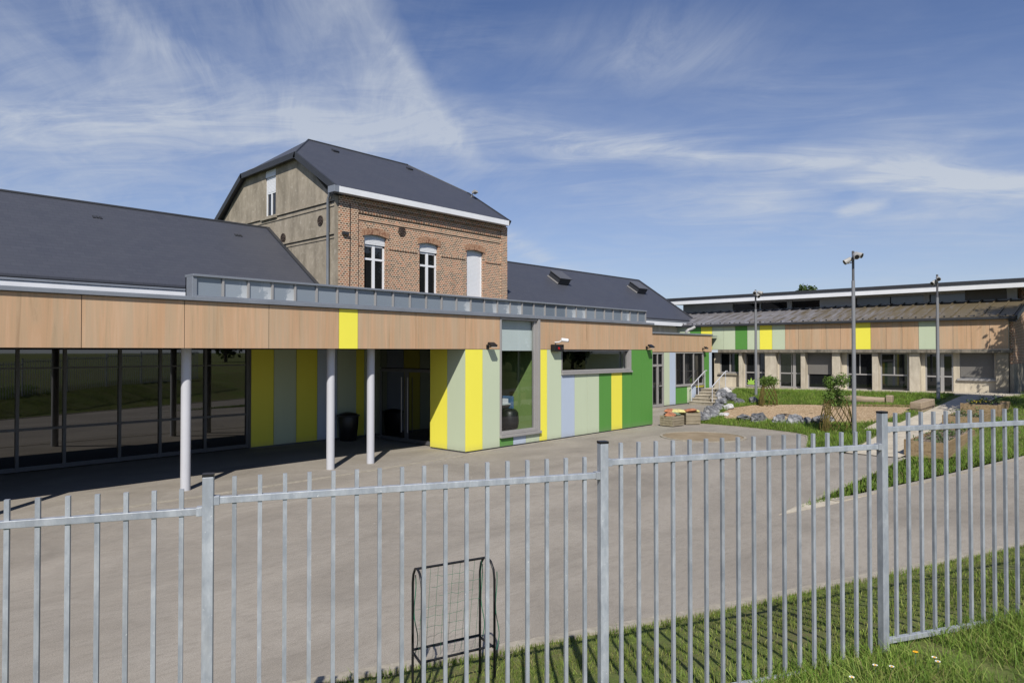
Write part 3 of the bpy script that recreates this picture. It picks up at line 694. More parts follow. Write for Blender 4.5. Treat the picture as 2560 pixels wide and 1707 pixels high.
MB().tube([(HX0-.12, 21.45, 8.7), (HX0-.1, 21.6, 8.5), (HX0-.09, 21.62, 4.0)], .055, 12).build('downpipe', 'zinc', BH)
for (p, ax) in (((14.48, HY0-.02, 7.8), 1), ((16.7, HY0-.02, 7.7), 1), ((HX0-.02, 22.25, 7.82), 0), ((HX0-.02, 24.95, 7.48), 0)):
    m = MB(); p = Vector(p); e1 = Vector((1, 0, 0)) if ax else Vector((0, 1, 0)); e2 = Vector((0, 0, 1))
    for rr in (.17, .09): m.tube([p+(e1*math.cos(a)+e2*math.sin(a))*rr for a in np.linspace(0, 2*math.pi, 17)], .02, 6, False)
    for k in range(4):
        a = math.pi*k/4; m.tube([p-(e1*math.cos(a)+e2*math.sin(a))*.17, p+(e1*math.cos(a)+e2*math.sin(a))*.17], .016, 5)
    m.build('wall_anchor', 'iron', BH)
for x, y in ((16.2, 25.2), (20.3, 25.3)): MB().obox((x, y, sl(y)+.15), (1, 0, 0), (0, 1, .62), .14, .1, .04).build('roof_vent', 'verge metal', BH)
MB().tube([(14.27, HY0-.09, 8.4), (14.29, HY0-.08, 7.0), (14.25, HY0-.075, 5.0)], .012, 5).build('cable', 'black plastic', BH)
MB().obox((14.05, HY0-.12, 7.28), (1, 0, 0), (0, 1, 0), .12, .05, .05).build('wall_lamp', 'dark metal', BH)
MB().tube([(22.3, 23.2, 10.25), (22.3, 23.1, 10.42)], .02, 6).obox((22.35, 23.0, 10.48), (1, .2, 0), (0, 1, -.3), .13, .1, .05).build('roof_lamp', 'lamp grey', BH)

# ------------------------------------------------------------------ slate wings
def slate_wing(name, label, x0, x1, vents, end_gable):
    w = thing(name, label, 'building wing', ((x0+x1)/2, 26, 0))
    E0, E1, ez, rY, rz = 21.72, 30.2, 4.93, 26.1, 7.9
    S = Vector((0, 0, .1))
    m = MB()
    for a, b in (((E0, ez), (rY, rz)), ((E1, ez), (rY, rz))):
        q = [Vector((x0, a[0], a[1])), Vector((x1, a[0], a[1])), Vector((x1, b[0], b[1])), Vector((x0, b[0], b[1]))]
        m.prism(q, S)
    m.build('roof', 'slate', w)
    MB().tube([(x0, rY, rz+.1), (x1, rY, rz+.1)], .06, 6).build('ridge_capping', 'verge metal', w)
    m = MB(); m.box(x0, x1-.1, 21.9, 22.2, 0, ez); m.box(x0, x1-.1, 29.7, 30.0, 0, ez)
    m.prism([(x1-.3, 21.9, 0), (x1-.3, 30, 0), (x1-.3, 30, 4.9), (x1-.3, rY, rz-.1), (x1-.3, 21.9, 4.9)], (.25, 0, 0)); m.build('wall', 'beige render', w)
    B('gutter_board', 'white paint', w, (x0, x1, E0-.24, E0+.02, 4.58, 4.835), bevel=.01)
    B('gutter', 'zinc', w, (x0, x1, E0-.27, E0-.02, 4.84, 4.905), bevel=.01)
    B('painted_eave_shadow', 'black plastic', w, (x0, x1, E0-.1, E0+.05, 4.91, 4.955))  # black strip painted in as the shaded gap between gutter and slates
    m = MB()
    for xe in ((x1-.06,) if end_gable else (x1-.06,)):
        a = Vector((xe, E0, ez+.1)); b = Vector((xe, rY, rz+.1)); m.obox((a+b)/2, (b-a), (1, 0, 0), (b-a).length/2, .09, .05)
    m.build('flashing', 'verge metal', w)
    for x, y in vents:
        z = ez+(rz-ez)*(y-E0)/(rY-E0)+.12
        m = MB()
        for k in range(3): m.obox((x+(k-1)*.1, y, z-.02), (1, 0, 0), (0, 1, .68), .035, .07, .03)
        m.build('roof_vent', 'verge metal', w)
    return w
WL = slate_wing('slate_roof_wing', 'long wing with big slate roof left of the brick house', -18, HX0, [(7.2, 25.2), (11.97, 25.2)], False)
WR = slate_wing('slate_roof_wing', 'shorter slate roofed wing right of the brick house with two dark skylight boxes', HX1, 41.5, [(25.0, 25.2)], True)
for x0, x1 in ((30.15, 31.2), (38.4, 39.5)):
    y = 24.62; z = 4.93+(7.9-4.93)*(y-21.72)/(26.1-21.72)+.1; a = Vector((0, .83, .56)).normalized(); n_v = Vector((0, -.56, .83))
    c0 = Vector(((x0+x1)/2, y+.1, z))+n_v*.24
    k_ = MB().obox(c0, (1, 0, 0), a, (x1-x0)/2-.03, .44, .2).build('skylight', 'verge metal', WR, bevel=.03)
    MB().obox(c0+n_v*.215, (1, 0, 0), a, (x1-x0)/2+.02, .48, .02).build('lid', 'frame grey', k_)
    MB().obox(c0-n_v*.21-a*.56, (1, 0, 0), a, (x1-x0)/2+.05, .1, .012).build('apron', 'aluminium', k_)
    MB().obox(c0-n_v*.13-Vector(((x1-x0)/2-.01, 0, 0)), (1, 0, 0), a, .03, .46, .03).build('side_flashing', 'aluminium', k_)

# ------------------------------------------------------------------ low link block
LB = thing('link_block', 'low set-back block with oak fascia, glazed door and striped panels beside the stairs', 'building', (32, 19.1, 0))
LY = 19.1
for a, b in zip([24.3, 26.2, 28.1, 30.0, 31.9, 33.55, 35.2, 36.85], [26.2, 28.1, 30.0, 31.9, 33.55, 35.2, 36.85, 38.5]): panel(LB, Ok, a, b, 2.96, 3.94, y=LY, name='fascia_panel')
B('coping', 'zinc', LB, (24.3, 38.56, LY-.06, LY+.3, 3.945, 4.03), bevel=.006)
B('roof', 'zinc', LB, (24.35, 39.3, LY+.03, 22.0, 3.88, 3.94))
for a, b, z0, z1, mt in ((32.9, 33.48, .05, 2.94, Lg), (33.48, 34.13, .05, 2.94, Bl), (34.13, 34.78, .05, 1.02, Dg), (34.78, 35.44, .05, 1.02, Dg), (35.44, 36.0, .05, 1.02, Lg), (36.0, 36.5, .05, 1.02, Bl), (36.5, 37.5, .9, 1.02, Yp), (37.55, 38.15, .8, 2.94, Dg), (38.15, 38.5, .8, 2.94, Bl), (29.5, 31.65, .05, 2.94, Lg), (24.3, 29.5, .05, 2.94, Lg)):
    panel(LB, mt, a, b, z0, z1, y=LY, lab=LN[mt])
B('wall', 'frame grey', LB, (24.3, 31.66, LY+.022, LY+.25, 0, 3.9), (32.9, 34.13, LY+.022, LY+.25, 0, 3.9), (34.13, 37.52, LY+.022, LY+.25, 0, 1.0), (37.52, 38.5, LY+.022, LY+.25, 0, 3.9), (31.66, 32.9, LY+.03, LY+.25, 2.95, 3.9), (34.13, 37.52, LY+.03, LY+.25, 2.95, 3.9))
d = B('door', 'aluminium', LB, (31.68, 31.78, LY+.03, LY+.12, .02, 2.95), (32.80, 32.90, LY+.03, LY+.12, .02, 2.95), (31.78, 32.8, LY+.03, LY+.12, 2.85, 2.95), (31.78, 32.8, LY+.03, LY+.12, 2.18, 2.30), (31.78, 32.8, LY+.03, LY+.12, .02, .16), (32.22, 32.36, LY+.025, LY+.115, .16, 2.18), (32.26, 32.32, LY+.03, LY+.12, 2.3, 2.85), (32.36, 32.8, LY+.035, LY+.11, 1.1, 1.16))
B('pane', 'window glass', d, 31.78, 32.8, LY+.08, LY+.09, .16, 2.85)
MB().tube([(32.3, LY-.03, .95), (32.3, LY-.03, 1.25)], .015, 6).build('handle', 'dark metal', d)
w_ = B('window', 'aluminium', LB, (34.15, 34.22, LY+.02, LY+.12, 1.06, 2.95), (37.42, 37.52, LY+.02, LY+.12, 1.06, 2.95), (34.22, 37.42, LY+.02, LY+.12, 1.06, 1.14), (34.22, 37.42, LY+.02, LY+.12, 2.88, 2.95), (35.16, 35.22, LY+.025, LY+.115, 1.14, 2.88), (36.28, 36.34, LY+.025, LY+.115, 1.14, 2.88), (34.12, 37.54, LY-.05, LY+.02, 1.02, 1.06))
B('pane', 'window glass', w_, 34.22, 37.42, LY+.08, LY+.09, 1.14, 2.88)
MB().tube([(37.0, 20.0, 3.9), (37.0, 20.0, 4.15), (37.1, 19.9, 4.28), (37.3, 19.8, 4.34), (37.5, 19.7, 4.45)], .09, 10).build('vent_pipe', 'lamp grey', LB)

# ------------------------------------------------------------------ rear wing
RW = thing('classroom_wing', 'classroom wing with ribbed metal roof, oak and green upper panels above concrete posts', 'building', (41, 11.5, .8))
X = 39.4
ys = [22.52, 21.77, 21.02, 20.27, 19.52, 18.77, 18.03, 17.28, 16.53, 15.79, 15.04, 14.29, 13.55, 12.79, 12.04, 11.29, 10.54, 9.80, 9.06, 8.31, 7.56, 6.83, 6.08, 5.34, 4.61]
cs = [Lg, Lg, Dg, Yp, Lg, Lg, Dg, Lg, Yp, Lg, Ok, Ok, Ok, Ok, Ok, Yp, Ok, Ok, Ok, Lg, Ok, Ok, Ok, Ok]
for a, b, mt in zip(ys[:-1], ys[1:], cs): panel(RW, mt, b, a, 3.10, 4.52, y=X, ax='x', name='fascia_panel', lab=LN[mt])
m = MB(); m.box(X-.10, X+.60, 4.462, 19.1, 2.93, 3.085); m.build('concrete_band', 'slab concrete', RW)
op = [(17.92, 19.22, 1.66), (16.35, 17.62, .9), (14.22, 15.55, .9), (12.62, 13.95, .9), (10.55, 11.86, .9), (8.88, 10.20, .9), (6.90, 8.12, .9), (5.22, 6.63, 1.66)]
m = MB(); prev = 19.6
for y0, y1, z0 in op:
    m.box(X+.42, X+.65, y1, prev, .6, 2.93); prev = y0
    if z0 > 1: m.box(X+.42, X+.65, y0, y1, .6, z0)
m.box(X+.42, X+.65, 4.61, prev, .6, 2.93)
m.box(X+.025, X+.4, 4.6, 22.5, 3.09, 4.55)
m.build('wall', 'beige render', RW)
for y0, y1 in ((15.62, 16.25), (13.97, 14.2), (12.1, 12.52), (10.22, 10.5), (8.3, 8.76), (17.66, 17.85), (4.62, 5.12)):
    B('concrete_post', 'pale concrete' if y1 > 5.2 else 'concrete', RW, X+.06, X+.42, y0, y1, .7, 2.93, bevel=.012)
for i, (y0, y1, z0) in enumerate(op):
    xa, xb = X+.46, X+.54; zt = 2.93
    fr_ = MB(); A = lambda ya, yb_, za, zb: fr_.box(xa, xb, ya, yb_, za, zb)
    A(y0, y0+.07, z0, zt); A(y1-.07, y1, z0, zt); A(y0+.07, y1-.07, z0, z0+.08); A(y0+.07, y1-.07, zt-.08, zt)
    mid = (y0+y1)/2
    if i == 0: A(mid-.05, mid+.05, z0+.08, zt-.08)
    if i in (1, 2, 6): A(y0+.40, y0+.56, z0+.08, zt-.08); A(y0+.56, y1-.07, 1.70, 1.77); A(y0+.07, y0+.40, 1.70, 1.77)
    if i in (1, 2, 6): A(y0+.62, y0+.65, z0+.08, zt-.08)
    if i in (4, 5): A(y0+.07, y1-.07, 1.72, 1.79); A(mid-.03, mid+.03, 1.79, zt-.08)
    nm = 'window' if i in (0, 3, 4, 5, 7) else 'door'
    f_ = fr_.build(nm, 'aluminium', RW)
    B('pane', 'window glass', f_, X+.49, X+.50, y0+.07, y1-.07, z0+.08, zt-.08)
    if i in (3, 7):
        zs = 1.72 if i == 3 else 1.74; m = MB()
        k = 0; z = zs
        while z < zt-.03: m.box(X+.42, X+.455, y0+.03, y1-.03, z, z+.047); z += .05
        m.build('roller_shutter', 'shutter grey', f_)
    if z0 > 1: B('window_sill', 'concrete' if i == 0 else 'aluminium', RW, X+.32, X+.46, y0-.1, y1+.1, z0-.1, z0)
m = MB(); c_ = Vector((X+.455, 17.25, 1.02))
for k, (a, l) in enumerate(((20, .3), (55, .38), (90, .42), (125, .36), (160, .28))):
    d_ = Vector((0, -math.cos(R(a)), math.sin(R(a)))); s_ = Vector((0, d_.z, -d_.y))
    m.quad(c_+Vector((-.002*k, 0, 0)), c_+d_*l*.5+s_*.07+Vector((-.002*k, 0, 0)), c_+d_*l+Vector((-.002*k, 0, 0)), c_+d_*l*.5-s_*.07+Vector((-.002*k, 0, 0)))
st_ = m.build('window_sticker', 'bag green', RW); paint('sticker green', (.30, .50, .08, 1)); st_.data.materials[0] = M['sticker green']
# metal roof with standing seams
eX, eZ, tX, tZ = X-.12, 4.62, 44.0, 5.66
m = MB(); m.prism([(eX, 4.25, eZ), (tX, 4.25, tZ), (tX, 24.1, tZ), (eX, 22.3, eZ)], (0, 0, .05)); 
y = 4.4
while y < 23.6:
    x1 = tX; x0 = eX if y < 22.2 else eX+(y-22.3)/(24.1-22.3)*(tX-eX)
    if x1-x0 > .3:
        a = Vector((x0, y, eZ+(x0-eX)/(tX-eX)*(tZ-eZ)+.07)); b = Vector((x1, y, tZ+.07)); m.obox((a+b)/2, b-a, (0, 1, 0), (b-a).length/2, .03, .05)
    y += .62
m.build('metal_roof', 'metal roof', RW)
m = MB(); m.box(eX-.10, eX+.02, 4.3, 22.3, eZ-.10, eZ+.02); m.build('gutter', 'verge metal', RW, bevel=.01)
m = MB(); y = 4.7
while y < 22: m.box(eX+.02, eX+.09, y-.035, y+.035, eZ+.055, eZ+.13); y += .62
m.build('snow_guard', 'verge metal', RW)
# end gable in brick, rendered below
m = MB(); m.prism([(X+.2, 4.45, 2.4), (52, 4.45, 2.4), (52, 4.45, 6.4), (44.2, 4.45, 6.2), (44, 4.45, 5.62), (X+.2, 4.45, 4.6)], (0, .14, 0)); m.build('gable_wall', 'old brick', RW)
B('plinth', 'concrete', RW, X+.2, 52, 4.43, 4.59, .3, 2.4)
m = MB(); a = Vector((eX, 4.28, eZ-.05)); b = Vector((tX, 4.28, tZ-.05)); m.obox((a+b)/2, b-a, (0, 1, 0), (b-a).length/2, .04, .12); m.build('verge_board', 'verge metal', RW)
B('soffit', 'verge metal', RW, eX+.05, X+.2, 4.3, 4.6, 4.40, 4.52)
# clerestory of the upper hall
U = 44.0
B('clerestory_wall', 'clerestory wall', RW, (U, U+.3, 20.3, 24.0, 5.6, 6.42), (U, U+.3, 12.6, 14.65, 5.6, 6.42), (U, U+.3, 4.75, 5.2, 5.6, 6.42), (U+.05, U+.3, 4.75, 24, 6.18, 6.44), (U+.1, U+.3, 18.4, 18.5, 5.6, 6.2), (U+.1, U+.3, 16.4, 16.7, 5.6, 6.2), (U+.1, U+.3, 8.75, 9.05, 5.6, 6.2))
B('interior_wall', 'interior dark', RW, U+.9, U+1.0, 4.8, 24, 5.5, 6.5)
B('sill_flashing', 'aluminium', RW, (U-.08, U+.02, 4.6, 24.0, 5.62, 5.735))
for y0, y1 in ((18.5, 20.3), (16.7, 18.4), (14.65, 16.4), (10.76, 12.6), (9.05, 10.76), (7.07, 8.75)):
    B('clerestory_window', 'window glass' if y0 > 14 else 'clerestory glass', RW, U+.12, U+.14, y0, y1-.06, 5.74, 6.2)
m = MB(); z = 5.74
while z < 6.4: m.box(U+.02, U+.06, 5.22, 7.05, z, z+.047); z += .05
m.build('louvre', 'shutter grey', RW)
B('wall', 'old brick', RW, (44.3, 52, 4.6, 4.75, 5.5, 6.45))
m = MB(); m.prism([(42.75, 1.5, 6.24), (42.75, 24.6, 6.24), (56, 24.6, 6.9), (56, 1.5, 6.9)], (0, 0, .28)); m.build('fascia_roof', 'white paint', RW)
m = MB(); m.prism([(42.70, 1.4, 6.53), (42.70, 24.75, 6.53), (56, 24.75, 7.2), (56, 1.4, 7.2)], (0, 0, .17)); m.build('roof_edge', 'verge metal', RW)
B('wall', 'interior dark', RW, (X+.9, X+.95, 4.65, 22, .8, 2.93))

# stairs with handrails
ST = thing('stairs', 'five pale concrete steps rising to the terrace beside the green panels', 'stairs', (36.3, 18.2, 0))
m = MB()
for k in range(5):
    m.box(35.45+k*.36, 37.31, 17.5, 18.98, k*.165, (k+1)*.165-.03)
m.build('riser_block', 'concrete', ST)
m = MB()
for k in range(5): m.box(35.42+k*.36, 35.45+(k+1)*.36 if k < 4 else 37.3, 17.47, 19.0, (k+1)*.165-.028, (k+1)*.165+.004)
m.build('tread', 'pale concrete', ST)
for y, lab in ((18.9, 'pale steel handrail on the wall side of the steps'), (17.62, 'pale steel handrail on the rock side of the steps')):
    hr_ = thing('handrail', lab, 'handrail', (36.2, y, 0), 'stair handrails')
    MB().tube([(35.5, y, .98), (35.6, y, 1.06), (37.25, y, 1.86), (37.45, y, 1.86)], .028, 8).build('rail', 'column paint', hr_)
    for px, pz0, pz1 in ((35.55, .15, 1.03), (36.4, .49, 1.45), (37.2, .82, 1.84)): MB().tube([(px, y, pz0), (px, y, pz1)], .024, 8).build('post', 'column paint', hr_)

# ------------------------------------------------------------------ palisade fence
RZ_ = {-4: 1.93, -3: 2.03, -2: 2.09, -1: 2.147, 0: 2.232, 1: 2.368, 2: 2.50, 3: 2.62, 4: 2.73, 5: 2.83, 6: 2.9}
POST = {-2: 2.22, -1: 2.285, 0: 2.365, 1: 2.50, 2: 2.64}
FE = thing('metal_fence', 'galvanised steel railing fence stepping up across the foreground bank', 'fence', (FP.x, FP.y, .5))
fd3 = Vector((FD.x, FD.y, 0)); fn3 = Vector((FN.x, FN.y, 0))
def fp(s, z): return Vector((FP.x+FD.x*s, FP.y+FD.y*s, z))
def frail(i, dz, m=None): return (m or MB()).obox(fp((i+.5)*2.5, RZ_[i]+dz), fd3, fn3, 1.235, .02, .02)
def fpick(i, k, m=None): return (m or MB()).obox(fp(i*2.5+2.5*(k+1)/18, RZ_[i]-.785), fd3, fn3, .0118, .0118, .915)
for i in (-2, -1, 0, 1):
    for dz in (0, -1.70): frail(i, dz).build('rail', 'galv', FE, bevel=.003)
    for k in range(17): fpick(i, k).build('picket', 'galv', FE)
for i in (-1, 0, 1, 2):
    o = MB().obox(fp(i*2.5, POST[i]/2+.1), fd3, fn3, .03, .03, POST[i]/2-.1).build('fence_post', 'galv', FE, bevel=.004)
    MB().obox(fp(i*2.5, POST[i]+.008), fd3, fn3, .031, .031, .008).build('post_cap', 'black plastic', o)
for i in (-2, -1, 0, 1):
    for sgn, ss in ((0, i*2.5+.045), (1, (i+1)*2.5-.045)):
        MB().obox(fp(ss, RZ_[i]), fd3, fn3, .016, .026, .026).build('rail_bracket', 'galv', FE, bevel=.003)
m = MB()
for i in (-4, -3, 2, 3, 4, 5, 6):
    frail(i, 0, m); frail(i, -1.7, m)
    for k in range(17): fpick(i, k, m)
    if i != 2: m.obox(fp(i*2.5, RZ_[i]/2+.1), fd3, fn3, .03, .03, RZ_[i]/2+.05)
tag(m.build('fence_run', 'galv', FE), kind='stuff')

# ------------------------------------------------------------------ light poles
def light_pole(x, y, z0, top, heads, label):
    o = thing('light_pole', label, 'light pole', (x, y, z0), 'floodlight poles in the yard')
    MB().tube([(x, y, z0-.1), (x, y, z0+2.2), (x, y, top-1.0)], [.072, .066, .055], 16).build('pole', 'pole grey', o)
    MB().tube([(x, y, top-1.0), (x, y, top)], .042, 12).build('pole_top', 'frame grey', o)
    for a, el, off, zz in heads:
        d = Vector((math.cos(R(a))*math.cos(R(el)), math.sin(R(a))*math.cos(R(el)), -math.sin(R(el))))
        c = Vector((x, y, top-zz))+Vector((math.cos(R(a)), math.sin(R(a)), 0))*off*.78
        h = MB().tube([c-d*.13, c-d*.115, c+d*.07, c+d*.135], [.055, .075, .088, .09], 16).build('spotlight', 'lamp grey', o)
        MB().tube([c+d*.134, c+d*.139], .074, 14).build('lens', 'black plastic', h)
        MB().tube([(x, y, top-zz-.06), c+Vector((0, 0, -.1))], .02, 6).build('arm', 'lamp grey', h)
light_pole(24.72, 7.14, garden(24.72, 7.14), 6.38, [(215, 22, .30, .2), (262, 22, .22, .14), (130, 30, .22, .32)], 'tallest grey floodlight pole in front of the big willow dome')
light_pole(34.2, 14.55, .68, 6.15, [(195, 20, .27, .15), (285, 20, .27, .15), (240, 30, .2, .3)], 'grey floodlight pole farthest left, on the grass behind the small willow dome')
light_pole(34.5, 6.55, garden(34.5, 6.55), 6.35, [(200, 20, .3, .2), (150, 30, .22, .34)], 'grey floodlight pole right beside the concrete path')

# ------------------------------------------------------------------ willow domes
def willow(x, y, rb, hb, rtop, clumps, label, nl):
    z0 = garden(x, y); o = thing('willow_dome', label, 'willow dome', (x, y, z0), 'woven living willow domes')
    m = MB(); n = 13
    for k in range(n):
        for sgn in (1, -1):
            P = []
            for i in range(9):
                t_ = i/8; a = 2*math.pi*k/n+sgn*t_*1.25; r_ = rb+(rtop-rb)*(t_**1.5)
                if math.cos(a-R(225)) > .80 and t_ < .62 and rb > .5: pass
                P.append((x+r_*math.cos(a)+random.uniform(-.012, .012), y+r_*math.sin(a)+random.uniform(-.012, .012), z0+hb*t_))
            m.tube(P, .013, 5, True, .008)
    for k in range(26):                                      # bundles at the door posts
        a0 = R(225+random.choice((-1, 1))*random.uniform(52, 82)); P = []
        for i in range(7):
            t_ = i/6; a = a0+(random.random()-.5)*.1; r_ = rb+(rtop-rb)*(t_**1.5)
            P.append((x+r_*math.cos(a), y+r_*math.sin(a), z0+hb*t_))
        m.tube(P, .014, 5, True, .008)
    m.build('woven_stems', 'willow stem', o)
    P = []; N = []; C_ = []
    for (dx, dy, dz, rx, rz_, cnt) in clumps:
        d = rng.normal(size=(cnt, 3)); d /= np.linalg.norm(d, axis=1, keepdims=True); rr = rng.uniform(.35, 1.12, (cnt, 1))**.6
        lump = 1+.25*np.sin(d[:, :1]*5+dx*9)*np.cos(d[:, 1:2]*6)+.15*rng.normal(size=(cnt, 1))
        p = d*rr*lump*np.array([rx, rx, rz_])+np.array([x+dx, y+dy, z0+dz]); P.append(p); N.append(d*.5+rng.normal(size=(cnt, 3))*.6+np.array([0, 0, .3]))
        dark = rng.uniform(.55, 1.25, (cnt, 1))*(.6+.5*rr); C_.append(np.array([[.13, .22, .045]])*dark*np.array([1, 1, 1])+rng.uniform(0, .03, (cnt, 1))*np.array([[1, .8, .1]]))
    leaf_mesh('foliage', 'blade', np.concatenate(P), np.concatenate(N), rng.uniform(.035, .065, sum(len(p) for p in P)), np.concatenate(C_), o, aspect=.32)
    m = MB()
    for k in range(14):
        a = random.uniform(0, 6.28); dx, dy, dz, rx, rz_, _ = random.choice(clumps)
        m.tube([(x+rtop*.6*math.cos(a), y+rtop*.6*math.sin(a), z0+hb), (x+dx*.8, y+dy*.8, z0+dz-.1), (x+dx+rx*.7*math.cos(a), y+dy+rx*.7*math.sin(a), z0+dz+rz_*.8)], .01, 5, True, .004)
    m.build('branch', 'willow stem', o)
s_ = Vector((.678, -.735))
willow(25.8, 8.05, .56, 1.12, .36, [(0, 0, 1.12, .44, .28, 900), (-.02, .02, 1.35, .33, .18, 450), (s_.x*-.19, s_.y*-.19, 1.72, .24, .22, 560), (s_.x*.22, s_.y*.22, 1.80, .23, .24, 560)], 'large woven willow dome with two leafy topknots beside the tallest pole', 1)
willow(31.3, 12.75, .42, .98, .26, [(0, 0, 1.12, .40, .24, 900), (s_.x*.1, s_.y*.1, 1.22, .28, .16, 500)], 'small woven willow dome with one rounded leafy cap by the sandpit', 1)

# ------------------------------------------------------------------ rocks
def rock(x, y, r, h, label, mat='rock', seed=0, z=None):
    z0 = garden(x, y) if z is None else z
    r *= .80; h *= .72
    bm = bmesh.new(); bmesh.ops.create_icosphere(bm, subdivisions=4, radius=1)
    rr = random.Random(seed); ax = rr.uniform(.75, 1.25); ang = rr.uniform(0, 3.1)
    cuts = [(Vector((rr.gauss(0, 1), rr.gauss(0, 1), rr.gauss(.3, .8))).normalized(), rr.uniform(.55, .85)) for _ in range(9)]
    for v in bm.verts:
        p = v.co.copy()
        for nrm, dd in cuts:
            e = p.dot(nrm)-dd
            if e > 0: p -= nrm*e*.92
        p *= 1+.22*noise.noise(p*1.7+Vector((seed*3.1, 0, 0)))+.12*noise.noise(p*4.5+Vector((seed, 5, 0)))+.05*noise.noise(p*11+Vector((seed, 5, 0)))
        q = Vector((p.x*ax, p.y/ax, p.z)); q.rotate(Matrix.Rotation(ang, 3, 'Z'))
        v.co = Vector((q.x*r, q.y*r, q.z*h))
    me = bpy.data.meshes.new('boulder'); bm.to_mesh(me); bm.free(); me.materials.append(M[mat])
    o = bpy.data.objects.new('boulder', me); COL.objects.link(o); o.location = (x, y, z0+h*.35)
    tag(o, label, 'boulder', 'boulders edging the sandpit')
R_ = [(27.4, 12.25, .34, .28, 'leftmost boulder of the front row edging the sandpit'), (27.45, 11.55, .40, .36, 'second boulder from the left in the front row edging the sandpit'), (27.55, 10.75, .36, .30, 'pale topped third boulder of the front row edging the sandpit'),
      (27.62, 10.2, .33, .30, 'dark fourth boulder of the front row edging the sandpit'), (27.75, 9.75, .30, .26, 'small fifth boulder of the front row edging the sandpit'), (27.85, 9.15, .46, .33, 'widest boulder at the right end of the front row'),
      (26.75, 13.75, .42, .30, 'flat boulder just right of the timber crates'), (27.35, 13.95, .38, .36, 'boulder behind the flat one near the crates'), (27.9, 13.75, .36, .22, 'low boulder where the chippings meet the yard'),
      (28.6, 14.2, .45, .38, 'dark boulder midway between crates and stairs'), (29.6, 14.5, .40, .34, 'rounded boulder left of the pale one near the chippings'), (30.4, 14.75, .36, .34, 'dark angular boulder behind the pale rock'),
      (31.3, 15.1, .50, .42, 'broad grey boulder below the grass bank'), (32.2, 15.0, .55, .45, 'largest grey boulder of the bank below the left pole'), (33.0, 15.7, .50, .45, 'boulder halfway up the bank toward the stairs'),
      (33.9, 16.1, .48, .42, 'upper boulder of the bank near the stair foot'), (34.8, 16.7, .45, .40, 'boulder touching the rock side of the steps'), (32.0, 13.75, .42, .30, 'boulder left of the small willow dome'), (31.6, 14.3, .34, .26, 'little boulder nearest the chippings behind the dome')]
for i, (x, y, r, h, l) in enumerate(R_): rock(x, y, r*(1.15 if i < 6 else 1), h*(1.15 if i < 6 else 1), l, 'rock', i+1, max(garden(x, y), garden(x, y-.7)*.8 if y > 13.6 else 0))
rock(29.9, 14.05, .34, .30, 'small whitish rock among the grey boulders', 'pale rock', 40)
rock(35.6, 16.75, .45, .45, 'whitish slab of rock leaning at the top of the bank by the steps', 'pale rock', 41, .62)
rock(28.2, 13.45, .38, .16, 'flat whitish stone in front of the boulders near the crates', 'pale rock', 42)

# ------------------------------------------------------------------ planter crates and bags
def crate(x, y, w, d, h, rz, label):
    o = thing('planter_crate', label, 'crate', (x, y, 0), 'timber planter crates', rz)
    m = MB(); n = 4; hh = h/n
    for k in range(n):
        z0 = .03+k*hh; z1 = z0+hh-.012
        m.box(-w/2, w/2, -d/2, -d/2+.025, z0, z1); m.box(-w/2, w/2, d/2-.025, d/2, z0, z1); m.box(-w/2, -w/2+.025, -d/2+.025, d/2-.025, z0, z1); m.box(w/2-.025, w/2, -d/2+.025, d/2-.025, z0, z1)
    m.build('slats', 'crate timber', o, local=True)
    m = MB()
    for i in (-1, 1):
        for j in (-1, 1): m.box(i*(w/2-.05)-.03, i*(w/2-.05)+.03, j*(d/2-.055)-.025, j*(d/2-.055)+.025, 0, h+.03)
    m.build('corner_post', 'crate timber', o, local=True)
    B2 = MB(); B2.box(-w/2+.03, w/2-.03, -d/2+.03, d/2-.03, .1, h-.06); B2.build('soil', 'compost', o, local=True)
def bag(x, y, z, sx, sy, sz, rz, mat, label):
    bm = bmesh.new(); bmesh.ops.create_grid(bm, x_segments=18, y_segments=12, size=1)
    vs = []; up = {}
    me = bpy.data.meshes.new('soil_bag'); V = []; F_ = []
    nx_, ny_ = 16, 10
    for side in (1, -1):
        for j in range(ny_+1):
            for i in range(nx_+1):
                u = i/nx_*2-1; v = j/ny_*2-1; puff = (max(0, 1-abs(u)**3)*max(0, 1-abs(v)**3))**.5
                V.append((u*sx*(1-.05*v*v), v*sy*(1-.06*u*u), side*puff*sz*(1+.35*noise.noise((u*2.5+x*3, v*2.5, side)))+.02*noise.noise((u*6, v*6, x))))
    q = (nx_+1)*(ny_+1)
    for s in range(2):
        for j in range(ny_):
            for i in range(nx_):
                a = s*q+j*(nx_+1)+i; F_.append((a, a+1, a+nx_+2, a+nx_+1) if s == 0 else (a, a+nx_+1, a+nx_+2, a+1))
    bm.free(); me.from_pydata(V, [], F_); me.polygons.foreach_set('use_smooth', [True]*len(F_)); me.materials.append(M[mat])
    o = bpy.data.objects.new('soil_bag', me); COL.objects.link(o); o.location = (x, y, z); o.rotation_euler = (random.uniform(-.12, .12), random.uniform(-.1, .1), rz)
    tag(o, label, 'soil bag', 'bags of potting soil on the crates')
crate(24.62, 13.95, .78, .62, .40, R(-6), 'wide timber planter crate against the green corner of the building')
crate(25.25, 14.3, .55, .5, .42, R(4), 'timber planter crate behind, between the other two')
crate(25.72, 13.72, .62, .58, .46, R(-38), 'timber planter crate on the right turned corner-on, nearest the boulders')
bag(24.5, 13.95, .45, .28, .2, .07, .3, 'bag orange', 'orange and white soil bag sunk in the wide crate')
bag(24.85, 13.98, .46, .22, .2, .07, -.4, 'bag green', 'grey green soil bag in the wide crate')
bag(25.0, 14.25, .56, .28, .2, .08, .2, 'bag orange', 'orange soil bag lying behind the yellow bag')
